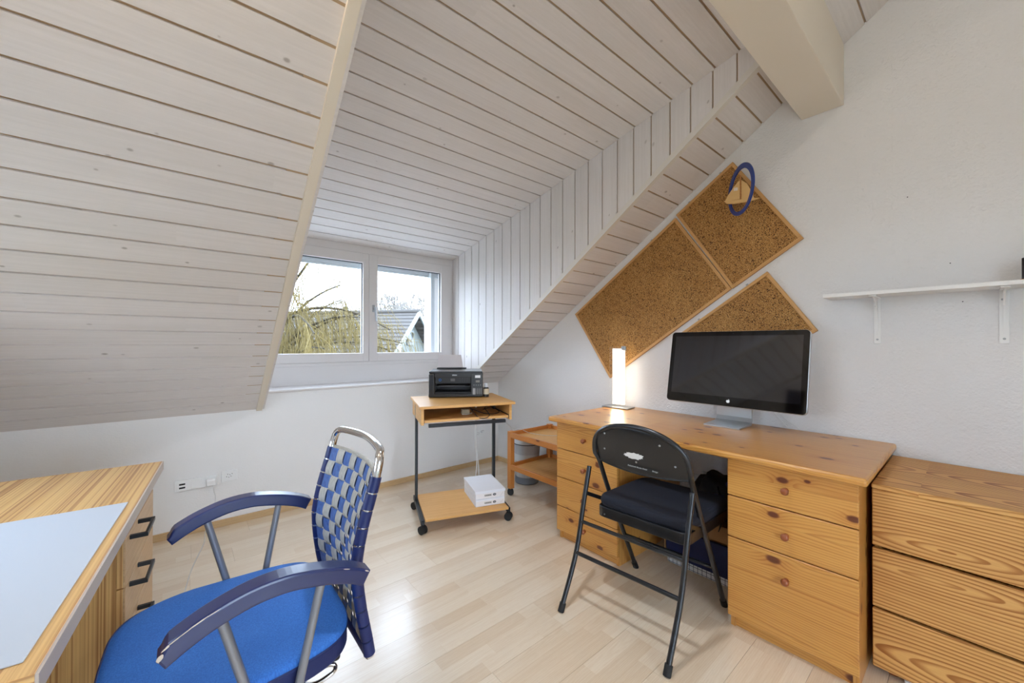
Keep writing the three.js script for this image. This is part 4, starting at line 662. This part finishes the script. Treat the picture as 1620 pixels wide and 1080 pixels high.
  part('gas_column', T(merge([cyl(0.025, 0.025, 0.2, -2.42, 0.33, zm), cyl(0.03, 0.034, 0.12, -2.42, 0.17, zm)])), M.chrome, c);
  for (let k = 0; k < 5; k++) { const a = k * Math.PI * 0.4 + 0.35, ex = -2.42 + Math.cos(a) * 0.27, ez = zm + Math.sin(a) * 0.27; part('base_spoke', T(bar([-2.42, 0.125, zm], [ex, 0.085, ez], 0.035, 0.03)), M.chrome, c); part('castor', T(merge([cyl(0.028, 0.028, 0.045, 0, 0, 0, 20).rotateX(Math.PI / 2).rotateY(-a).translate(ex, 0.0285, ez), rod([ex, 0.03, ez], [ex, 0.085, ez], 0.009)])), M.rubber, c); }
}
// ------------------------------------------------------------------ folding chair
{
  const O = [-0.91, 0, 2.265]; const c = thing('folding_chair', 'black metal folding chair with padded seat at the pine desk', 'chair', O); const T = (g) => g.translate(-O[0], 0, -O[2]);
  const k = (x, z) => x + 0.04 * (z - 2.265) / 0.23 * 0.5; // slight turn of the chair
  const P = (x, y, z) => [k(x, z), y, z];
  const zl = 2.048, zr = 2.49, zm = (zl + zr) / 2, hw = (zr - zl) / 2;
  const side = (z) => [P(-0.632, 0.012, z), P(-0.76, 0.262, z), P(-0.878, 0.49, z), P(-0.952, 0.65, z)];
  const arch = []; for (let i = 0; i <= 12; i++) { const a = Math.PI * (1 - i / 12); arch.push(P(-0.975 - 0.052 * Math.sin(a), 0.69 + 0.165 * Math.pow(Math.sin(a), 0.8), zm + Math.cos(a) * hw * 1.03)); }
  part('front_leg_frame', T(tube([...side(zl), ...arch, ...side(zr).reverse()], 0.0115, 160, 12)), M.blackMetal, c);
  for (const z of [zl - 0.022, zr + 0.024]) {
    part('rear_leg', T(tube([P(-1.198, 0.012, z), P(-1.098, 0.23, z), P(-1.04, 0.46, z), P(-0.998, 0.622, z)], 0.0112, 40, 12)), M.blackMetal, c);
    part('foot_cap', T(rod(P(-1.203, 0.0, z), P(-1.187, 0.035, z), 0.0145, 14)), M.rubber, c);
  }
  for (const z of [zl, zr]) part('foot_cap', T(rod(P(-0.626, 0.0, z), P(-0.645, 0.035, z), 0.0145, 14)), M.rubber, c);
  part('rung', T(rod(P(-1.098, 0.235, zl - 0.022), P(-1.098, 0.235, zr + 0.024), 0.009, 12)), M.blackMetal, c);
  part('rung', T(merge([rod(P(-1.062, 0.372, zl - 0.022), P(-1.062, 0.372, zr + 0.024), 0.008, 12), rod(P(-1.05, 0.362, zl - 0.022), P(-1.05, 0.362, zr + 0.024), 0.006, 12)])), M.blackMetal, c);
  part('rung', T(rod(P(-0.736, 0.215, zl), P(-0.736, 0.215, zr), 0.008, 12)), M.blackMetal, c);
  part('side_link', T(merge([bar(P(-1.03, 0.5, zl - 0.012), P(-0.90, 0.44, zl - 0.006), 0.004, 0.018), bar(P(-1.03, 0.5, zr + 0.012), P(-0.90, 0.44, zr + 0.006), 0.004, 0.018)])), M.blackMetal, c);
  // back panel: curved sheet with rounded top, sits between the arch tubes
  { const N = 28, J = 14, pos = [], idx = [], uv = []; const yb = (t) => 0.655 - 0.022 * (1 - t * t) * 1.0, yt = (t) => 0.69 + 0.160 * Math.pow(Math.max(0, 1 - t * t), 0.4);
    for (let f = 0; f < 2; f++) for (let i = 0; i <= N; i++) { const t = -0.985 + 1.97 * i / N; for (let j = 0; j <= J; j++) { const y = lerp(yb(t), yt(t), j / J), s = sst(0.62, 0.86, y); const x = -0.953 - 0.062 * s * 0.95 - 0.012 * (1 - t * t) + (f ? 0.005 : -0.003); pos.push(...P(x, y, zm + t * hw)); uv.push(t, y); } }
    const M1 = (N + 1) * (J + 1); for (let f = 0; f < 2; f++) for (let i = 0; i < N; i++) for (let j = 0; j < J; j++) { const a = f * M1 + i * (J + 1) + j, b = a + J + 1; if (f) idx.push(a, a + 1, b, b, a + 1, b + 1); else idx.push(a, b, a + 1, b, b + 1, a + 1); }
    for (let i = 0; i < N; i++) for (const j of [0, J]) { const a = i * (J + 1) + j, b = a + J + 1; idx.push(...(j ? [a, b, a + M1, b, b + M1, a + M1] : [a, a + M1, b, b, a + M1, b + M1])); }
    const g = new THREE.BufferGeometry(); g.setAttribute('position', new THREE.Float32BufferAttribute(pos, 3)); g.setAttribute('uv', new THREE.Float32BufferAttribute(uv, 2)); g.setIndex(idx); g.computeVertexNormals();
    const bp = part('back_panel', T(g), M.blackMetal, c);
    part('panel_hem', T(tube(Array.from({ length: 15 }, (_, i) => { const t = -0.98 + 1.96 * i / 14; return P(-0.953 - 0.062 * sst(0.62, 0.86, yb(t)) - 0.012 * (1 - t * t), yb(t), zm + t * hw); }), 0.0045, 40, 8)), M.blackMetal, bp);
    const xs = (z, y) => { const t = (z - zm) / hw, s = sst(0.62, 0.86, y); return k(-0.953 - 0.062 * s * 0.95 - 0.012 * (1 - t * t) - 0.003, z); };
    part('rivet', T(merge([[2.12, 0.80], [2.10, 0.72], [2.26, 0.688], [2.385, 0.79], [2.435, 0.705]].map(([z, y]) => new THREE.SphereGeometry(0.005, 10, 8).scale(0.5, 1, 1).translate(xs(z, y), y, z)))), M.steel, bp);
    const sh = new THREE.Shape(), r = rng(301), n = 46; for (let i = 0; i < n; i++) { const a = i / n * Math.PI * 2; const q = 0.82 + 0.32 * r(); const X = Math.cos(a) * 0.046 * q, Y = Math.sin(a) * 0.0165 * q; i ? sh.lineTo(X, Y) : sh.moveTo(X, Y); }
    part('worn_sticker', T(new THREE.ExtrudeGeometry(sh, { depth: 0.0006, bevelEnabled: false }).rotateY(-Math.PI / 2 + 0.087).rotateZ(0.34).translate(xs(2.255, 0.716) - 0.0022, 0.717, 2.255)), M.tapeWhite, bp, 'torn white sticker remnant');
    const cv = document.createElement('canvas'); cv.width = 1024; cv.height = 96; const q = cv.getContext('2d'); q.clearRect(0, 0, 1024, 96); q.fillStyle = '#10151c'; q.fillRect(0, 0, 1024, 96); q.fillStyle = '#c9d2d6'; q.font = 'bold 62px sans-serif'; q.fillText('Patented Music Chair', 12, 70, 700); q.font = 'italic bold 64px serif'; q.fillText('Bergs', 800, 70);
    const t = new THREE.CanvasTexture(cv); t.colorSpace = THREE.SRGBColorSpace; part('lettering', T(new THREE.PlaneGeometry(0.15, 0.0145).rotateY(-Math.PI / 2 + 0.087).rotateZ(0.22).rotateX(0.03).translate(xs(2.29, 0.664) - 0.0026, 0.664, 2.29)), std({ map: t, roughness: 0.4 }), bp); }
  // seat
  { const sh = (x0, x1, z0, z1, r) => { const s = new THREE.Shape(); s.moveTo(x0 + r, z0); s.lineTo(x1 - r, z0); s.quadraticCurveTo(x1, z0, x1, z0 + r); s.lineTo(x1, z1 - r); s.quadraticCurveTo(x1, z1, x1 - r, z1); s.lineTo(x0 + r, z1); s.quadraticCurveTo(x0, z1, x0, z1 - r); s.lineTo(x0, z0 + r); s.quadraticCurveTo(x0, z0, x0 + r, z0); return s; };
    const ex = (s, y0, y1, b) => { const g = new THREE.ExtrudeGeometry(s, { depth: y1 - y0 - 2 * b, bevelEnabled: true, bevelSize: b, bevelThickness: b, bevelOffset: -b, bevelSegments: 5, curveSegments: 10 }); g.rotateX(Math.PI / 2).translate(0, y1 - b, 0); return g; };
    const turn = (g) => { const p = g.attributes.position; for (let i = 0; i < p.count; i++) p.setX(i, k(p.getX(i), p.getZ(i))); return T(g); };
    part('seat_pan', turn(ex(sh(-0.982, -0.555, zl + 0.004, zr - 0.002, 0.045), 0.388, 0.438, 0.004)), M.blackMetal, c);
    const cu = ex(sh(-0.979, -0.55, zl + 0.0, zr + 0.002, 0.07), 0.434, 0.488, 0.022); part('cushion', turn(metreUV(cu, 'x')), M.navyFabric, c);
    part('rivet', T(merge([cyl(0.004, 0.004, 0.003, 0, 0, 0, 10).rotateZ(Math.PI / 2).translate(k(-0.983, 2.1), 0.405, 2.1)])), M.steel, c); }
}
// ------------------------------------------------------------------ things under the desk
{
  const cv = document.createElement('canvas'); cv.width = cv.height = 256; const q = cv.getContext('2d'); q.fillStyle = '#d5d9dd'; q.fillRect(0, 0, 256, 256); q.strokeStyle = '#30384e'; q.lineWidth = 8; for (let i = 0; i < 4; i++) { q.beginPath(); q.moveTo(i * 64 + 32, 0); q.lineTo(i * 64 + 32, 256); q.moveTo(0, i * 64 + 32); q.lineTo(256, i * 64 + 32); q.stroke(); }
  const t = new THREE.CanvasTexture(cv); t.colorSpace = THREE.SRGBColorSpace; t.wrapS = t.wrapT = THREE.RepeatWrapping; t.repeat.set(11, 11); M.gridCloth = std({ map: t, roughness: 0.8 });
  const b = thing('shopping_crate', 'dark blue fabric crate with checked white base under the desk', 'crate', [-0.27, 0, 2.31]); const x0 = -0.19, x1 = 0.17, z0 = -0.185, z1 = 0.2;
  part('checked_base', metreUV(rbox(x1 - x0, 0.05, z1 - z0, 0.012, (x0 + x1) / 2, 0.026, (z0 + z1) / 2), 'z'), M.gridCloth, b);
  const th = 0.012; for (const [a, c, d, e] of [[x0 - 0.005, x0 + th, z0, z1], [x1 - th, x1, z0, z1], [x0, x1, z0 - 0.004, z0 + th], [x0, x1, z1 - th, z1 + 0.004]]) part('side', span(a, c, 0.045, 0.205, d, e, 0.005), M.bagNavy, b);
  part('handle_strap', tube([[x0 - 0.006, 0.07, z0 - 0.006], [x0 - 0.004, 0.15, z0 - 0.008], [x0 + 0.004, 0.24, z0 - 0.007], [x0 + 0.05, 0.25, z0 - 0.008], [x0 + 0.1, 0.24, z0 - 0.008], [x0 + 0.1, 0.15, z0 - 0.008]], 0.003, 40, 6), M.cardboard, b);
  const c = thing('cardboard_box', 'open cardboard box standing in the blue crate', 'box', [-0.27, 0.052, 2.32]);
  part('box_panel', [span(-0.165, -0.16, 0, 0.23, -0.13, 0.17), span(0.14, 0.145, 0, 0.25, -0.13, 0.17), span(-0.165, 0.145, 0, 0.23, -0.135, -0.13), span(-0.165, 0.145, 0, 0.25, 0.165, 0.17), span(-0.165, 0.145, 0, 0.005, -0.13, 0.17)], M.cardboard, c);
  part('flap', [slab([[-0.165, 0.23, -0.13], [-0.165, 0.23, 0.17], [-0.2, 0.17, 0.17], [-0.2, 0.17, -0.13]], V(0.004, 0.003, 0))], M.cardboard, c);
  // backpack: lumpy body built from a warped ellipsoid
  const bag = thing('dark_bag', 'slumped navy and black bag with loose straps on the cardboard box', 'bag', [-0.29, 0.28, 2.36]); const nz = noiseMaker(401);
  const lump = (rx, ry, rz, amp, f) => { const g = new THREE.SphereGeometry(1, 40, 28), p = g.attributes.position; for (let i = 0; i < p.count; i++) { const x = p.getX(i), y = p.getY(i), z = p.getZ(i), s = 1 + amp * (nz(x * f + 9, y * f + z * f * 1.3 + 5) - 0.5) * 2; p.setXYZ(i, Math.sign(x) * Math.pow(Math.abs(x), 0.75) * rx * s, Math.sign(y) * Math.pow(Math.abs(y), 0.8) * ry * s, Math.sign(z) * Math.pow(Math.abs(z), 0.75) * rz * s); } g.computeVertexNormals(); return g; };
  part('bag_body', lump(0.10, 0.115, 0.12, 0.16, 2.2).translate(0, 0.115, -0.01), M.bagBlack, bag); part('bag_pocket', lump(0.035, 0.06, 0.07, 0.15, 2.5).translate(-0.1, 0.09, 0.0), M.bagNavy, bag);
  const strap = (pts) => { const cu = new THREE.CatmullRomCurve3(pts.map((p) => V(...p))), n = 40, w = V(0, 0, 1), out = []; const s = new THREE.Shape([[-0.002, -0.013], [0.002, -0.013], [0.002, 0.013], [-0.002, 0.013]].map((q2) => new THREE.Vector2(...q2))); void w; void out; return new THREE.ExtrudeGeometry(s, { steps: n, extrudePath: cu, bevelEnabled: false }); };
  part('shoulder_strap', strap([[-0.12, 0.2, 0.02], [-0.15, 0.13, 0.045], [-0.15, 0.03, 0.05], [-0.14, -0.04, 0.02], [-0.13, -0.02, -0.04], [-0.12, 0.05, -0.06]]), M.bagBlack, bag); part('shoulder_strap', strap([[-0.08, 0.22, 0.05], [-0.12, 0.17, 0.10], [-0.13, 0.08, 0.12], [-0.12, 0.02, 0.11]]), M.bagNavy, bag);
  const wb = thing('white_bag', 'crumpled white carrier bag behind the dark bag', 'bag', [-0.165, 0.285, 2.29]); part('bag_sheet', lump(0.055, 0.085, 0.15, 0.28, 3).translate(0, 0.082, 0), M.bagWhite, wb);
}
// ------------------------------------------------------------------ lamps outside the frame
function spotLamp(label, pos, I, color) {
  const l = thing('ceiling_lamp', label, 'lamp', pos); part('mount', cyl(0.05, 0.05, 0.02, 0, -0.011, 0, 24), M.white, l); part('stem', cyl(0.008, 0.008, 0.05, 0, -0.045, 0, 10), M.white, l);
  part('bulb', new THREE.SphereGeometry(0.045, 20, 14).translate(0, -0.11, 0), std({ color: 0xffffff, emissive: color, emissiveIntensity: 3 }), l);
  const a = new THREE.PointLight(color, I, 0, 2); a.position.set(0, -0.11, 0); a.castShadow = true; a.shadow.radius = 2.5; a.name = 'lamp_light'; l.add(a);
}
{ // shaded spotlight on the dormer ceiling just above the picture
  const at = V(-1.55, ceilD(2.36) - 0.09, 2.36), to = V(-1.75, 0, 1.75).sub(at).normalize(); const l = thing('ceiling_spotlight', 'white shaded spotlight on the dormer ceiling just above the picture', 'lamp', [-1.55, ceilD(2.36), 2.36]);
  part('mount', cyl(0.04, 0.04, 0.016, 0, -0.014, 0, 24), M.white, l); part('stem', cyl(0.007, 0.007, 0.06, 0, -0.05, 0, 10), M.white, l); const q = new THREE.Quaternion().setFromUnitVectors(V(0, -1, 0), to);
  const sh = part('shade', new THREE.LatheGeometry([[0.012, 0.04], [0.03, 0.035], [0.036, 0.01], [0.038, -0.03], [0.036, -0.03], [0.034, 0.01], [0.028, 0.032], [0.012, 0.037]].map((p) => new THREE.Vector2(...p)), 28), M.white, l); sh.quaternion.copy(q); sh.position.set(0, -0.09, 0);
  const bu = part('bulb', new THREE.SphereGeometry(0.022, 16, 12), std({ color: 0xffffff, emissive: 0xffe2c0, emissiveIntensity: 3 }), l); bu.position.set(0, -0.09, 0);
  const s = new THREE.SpotLight(new THREE.Color(...LIGHT.warm), LIGHT.ceilingA, 0, 1.1, 0.8, 2); s.position.copy(to).multiplyScalar(0.035).add(V(0, -0.09, 0)); s.target.position.copy(to).multiplyScalar(1).add(V(0, -0.09, 0)); s.castShadow = true; s.shadow.radius = 1.5; s.name = 'lamp_light'; l.add(s); l.add(s.target); s.target.name = 'aim';
}
spotLamp('ceiling lamp on the left slope above the camera', [-2.75, roofL(2.5) - 0.03, 2.5], LIGHT.ceilingB, new THREE.Color(...LIGHT.warmB));
spotLamp('ceiling lamp on the ridge behind the camera', [-1.6, roofS(ZR) - 0.06, ZR + 0.05], LIGHT.rear, new THREE.Color(...LIGHT.cool));

// ------------------------------------------------------------------ outside the window
{
  const gt = noiseMaker(501); const gm = std({ map: dataTex(512, 512, (u, v) => { const n = gt(u * 3, v * 3) * 0.6 + gt(u * 20, v * 20) * 0.4; return mix3([72, 78, 58], [98, 95, 78], n); }, 20, 20), roughness: 1 });
  const gr = soloThing('lawn', metreUV(box(260, 0.2, 260, 0, -4.6, -20), 'x'), gm, 'pale winter lawn below the dormer window', 'ground'); gr.userData.kind = 'stuff';
  const FW = V(0.644, 0, -0.765), RT = V(0.765, 0, 0.644), cam = V(-2.5488, 1.22, 3.2509);
  const at = (lat, dep, y) => cam.clone().addScaledVector(RT, lat).addScaledVector(FW, dep).setY(1.22 + y);
  // neighbouring house; local frame: X along the ridge (away to the left), Z across the ridge towards us
  const apex = at(-3.9, 16, 1.3); const ux = RT.clone().multiplyScalar(-0.978).addScaledVector(FW, 0.21), uz = RT.clone().multiplyScalar(-0.21).addScaledVector(FW, -0.978);
  const h = thing('neighbour_house', 'white neighbouring house with tiled gable roof outside the window', 'house', [apex.x, -4.5, apex.z], 0);
  h.rotation.y = Math.atan2(-ux.z, ux.x); const flipz = V(0, 0, 1).applyAxisAngle(V(0, 1, 0), h.rotation.y).dot(uz) > 0 ? 1 : -1;
  const rh = apex.y + 4.5, pitch = 0.84, half = 4.6, len = 13; const eave = rh - half * pitch;
  const wallM = std({ color: 0x6e7370, roughness: 0.9 }), vergeM = std({ color: 0x7c8282, roughness: 0.7 }), tileA = std({ color: 0x45413e, roughness: 0.85 }), glassM = phy({ color: 0x2a3238, roughness: 0.1 }), frameM = std({ color: 0x808484, roughness: 0.6 });
  part('house_wall', prism([[-half + 0.5, 0], [half - 0.5, 0], [half - 0.5, eave + 0.25], [0, rh - 0.12], [-half + 0.5, eave + 0.25]], 'x', 0.35, len), wallM, h);
  for (const s of [-1, 1]) { // courses of tiles, each lapping the one below
    const rows = 26, list = []; for (let k = 0; k < rows; k++) { const a = k / rows * half, b = (k + 1.12) / rows * half; const y = (z) => rh - z * pitch; list.push(slab([[-0.1, y(a) + 0.0, s * a], [len, y(a), s * a], [len, y(b) + 0.05, s * b], [-0.1, y(b) + 0.05, s * b]], V(0, -0.045, 0))); }
    part('tile_courses', list, tileA, h);
    part('verge_board', slab([[-0.14, rh + 0.06, 0], [-0.14, rh - 0.16, 0], [-0.14, eave - 0.2, s * half], [-0.14, eave + 0.05, s * half]], V(0.06, 0, 0)), vergeM, h);
  }
  part('ridge_cap', rod([-0.12, rh + 0.03, 0], [len, rh + 0.03, 0], 0.09, 8), tileA, h);
  const ax = part('annex', [span(-1.3, 0.36, 0, eave + 1.05, -2.9, 0.9)], wallM, h);
  part('annex_roof', slab([[-1.75, eave + 1.0, -3.1], [-1.75, eave + 1.0, 1.15], [0.3, eave + 1.75, 1.15], [0.3, eave + 1.75, -3.1]], V(0, 0.07, 0)), tileA, ax); part('gutter', rod([-1.78, eave + 0.98, -3.1], [-1.78, eave + 0.98, 1.15], 0.06, 8), vergeM, ax);
  const win = (x, y, z, w, hh, par) => { const f = part('house_window', [span(x - 0.04, x, y, y + hh, z, z + w)], frameM, par); part('window_pane', [span(x - 0.05, x - 0.03, y + 0.08, y + hh - 0.08, z + 0.07, z + w / 2 - 0.03), span(x - 0.05, x - 0.03, y + 0.08, y + hh - 0.08, z + w / 2 + 0.03, z + w - 0.07)], glassM, f); };
  win(-1.3, eave - 0.5, -1.6, 0.8, 0.95, h); win(0.33, eave - 0.5, 1.7, 0.75, 0.9, h); win(0.33, rh - 1.35, -0.35, 0.55, 0.6, h);
  part('downpipe', rod([-1.36, 0, -0.2], [-1.36, eave + 1, -0.2], 0.045, 8), vergeM, h);
  if (flipz < 0) h.scale.z = -1;
  // trees
  const bark = std({ color: 0x342c1e, roughness: 0.95 }), twigY = std({ color: 0x6a5a2c, roughness: 0.9 }), twigG = std({ color: 0x7a746e, roughness: 0.95 }), dark = std({ color: 0x383c2c, roughness: 0.95 });
  function tree(name, label, base, height, spreadR, seed, kind, rmin) {
    const t = thing(name, label, 'tree', [base.x, -4.45, base.z]); const r = rng(seed), wood = [], twigs = []; const lens = [0, 0.26, 0.22, 0.17, 0.12, 0.08];
    const grow = (p, dir, L, rad0, lv) => { const rad = Math.max(rad0, rmin);
      const n = 3; let q = p.clone(), d = dir.clone(); for (let i = 0; i < n; i++) { const e = q.clone().addScaledVector(d, L / n); (lv < 3 ? wood : twigs).push(rod(q.toArray(), e.toArray(), rad * (1 - 0.2 * i / n), lv < 2 ? 7 : 3, rad * (1 - 0.2 * (i + 1) / n))); q = e; d.add(V(r() - 0.5, (r() - 0.5) * 0.6 + (kind === 'willow' && lv >= 3 ? -0.42 : 0.05), r() - 0.5).multiplyScalar(0.42)).normalize(); }
      if (kind === 'willow' && lv >= 3) { for (let m = 0; m < 4; m++) { let a = q.clone().addScaledVector(dir, -r() * L), dd = V((r() - 0.5) * 0.8, -0.2 - r() * 0.6, (r() - 0.5) * 0.8); for (let i = 0; i < 4; i++) { const e = a.clone().addScaledVector(dd, 0.16 + r() * 0.1); twigs.push(rod(a.toArray(), e.toArray(), 0.006, 3, 0.005)); a = e; dd.add(V((r() - 0.5) * 0.3, -0.3, (r() - 0.5) * 0.3)).normalize(); } } }
      if (lv >= 5 || (kind === 'willow' && lv >= 4)) return; const c = lv === 0 ? 5 : kind === 'willow' ? 4 : 3; for (let m = 0; m < c; m++) { const a = m / c * Math.PI * 2 + r() * 1.5, tilt = 0.45 + r() * 0.6, s = V(0, 1, 0).cross(d).normalize(); if (s.lengthSq() < 0.1) s.set(1, 0, 0); const dd = d.clone().applyAxisAngle(s, tilt * spreadR).applyAxisAngle(d, a); const b = q.clone().addScaledVector(d, -r() * L * 0.35); grow(b, dd, height * lens[lv + 1] * (0.8 + 0.4 * r()), rad * 0.5, lv + 1); }
    };
    grow(V(0, 0, 0), V(0.02, 1, 0.02), height * 0.38, height * (kind === 'willow' ? 0.013 : 0.012), 0); part('trunk', wood, bark, t); const tw = part('twigs', twigs, kind === 'willow' ? twigY : twigG, t); tw.userData.kind = 'stuff'; return t;
  }
  { // willow: trunk left of the view, limbs arching to the right with hanging twigs
    const b = at(-6.0, 9.2, 0), t = thing('willow_tree', 'willow with drooping yellow twigs outside the left sash', 'tree', [b.x, -4.45, b.z]); const r = rng(611), tr = [], tw = [];
    tr.push(tube([[0, 0, 0], [0.1, 2, 0.05], [0.0, 3.6, 0.1], [0.15, 5.2, 0.1]], 0.2, 24, 8));
    const seg = (L, a, c, ra, rb, n) => L.push(rod(a.toArray(), c.toArray(), ra, n, rb));
    for (let k = 0; k < 16; k++) {
      const side = RT.clone().multiplyScalar(0.35 + r() * 0.75).addScaledVector(FW, (r() - 0.5) * 1.5); let p = V(0.1, 4.3 + r() * 1.7, 0.1), d = side.setY(0.45 + r() * 1.3).normalize(); const n = 9, L = 0.3 + r() * 0.12;
      for (let i = 0; i < n; i++) {
        const e = p.clone().addScaledVector(d, L), rad = 0.045 * (1 - i / (n + 1)) + 0.007; seg(tr, p, e, rad, rad * 0.9, 5);
        for (let m = 0; m < 3; m++) {
          let q = p.clone().lerp(e, r()), f = d.clone().add(V(r() - 0.5, (r() - 0.4) * 1.2, r() - 0.5).multiplyScalar(1.5)).normalize();
          for (let u = 0; u < 3; u++) { const g = q.clone().addScaledVector(f, 0.2 + r() * 0.12); seg(tw, q, g, 0.0065 - u * 0.001, 0.0055 - u * 0.001, 3); f.add(V((r() - 0.5) * 0.5, -0.28, (r() - 0.5) * 0.5)).normalize();
            for (let h = 0; h < (r() < 0.5 ? 2 : 1); h++) { let a = q.clone().lerp(g, r()), v = f.clone().multiplyScalar(0.4).add(V((r() - 0.5) * 0.6, -0.5 - r() * 0.4, (r() - 0.5) * 0.6)); const hn = 3 + Math.floor(r() * 3); for (let w = 0; w < hn; w++) { const c = a.clone().addScaledVector(v.normalize(), 0.15 + r() * 0.08); seg(tw, a, c, 0.0048, 0.0042, 3); a = c; v.add(V((r() - 0.5) * 0.35, -0.35, (r() - 0.5) * 0.35)); } }
            q = g; }
        }
        p = e; d.add(V((r() - 0.5) * 0.3, -0.13, (r() - 0.5) * 0.3)).normalize();
      }
    }
    part('trunk', tr, bark, t); part('twigs', tw, twigY, t).userData.kind = 'stuff';
  }
  const behind = [[-8.7, 36, 10.4, 602, 'bare tree behind the house roof, nearest its gable'], [-15.6, 52, 12.6, 603, 'bare tree behind the house ridge beside the window handle'], [-14.3, 69, 14.6, 604, 'bare tree right of the gable far behind the house'], [-28, 88, 17, 605, 'tall faint bare tree furthest behind the house']];
  for (const [la, de, hh, sd, lb] of behind) tree('bare_tree', lb, at(la, de, 0), hh, 0.8, sd, 'bare', 0.0008 * de);
  // evergreen
  { const b = at(-11.5, 27, 0), t = thing('conifer', 'small dark conifer behind the house roof by the willow', 'tree', [b.x, -4.5, b.z]); part('trunk', cyl(0.1, 0.2, 7.6, 0, 3.8, 0, 8), bark, t); const r = rng(606), L = []; for (let k = 0; k < 420; k++) { const y = 3 + r() * 5.2, R = (8.3 - y) * 0.5 + 0.12, a = r() * 6.283; L.push(new THREE.ConeGeometry(0.16, R * 0.9, 5).rotateZ(Math.PI / 2 - 0.2).translate(-R * 0.45, 0, 0).rotateY(a).translate(0, y, 0)); } const n = part('needles', L, dark, t); n.userData.kind = 'stuff'; }
}
renderer.render(scene, camera);
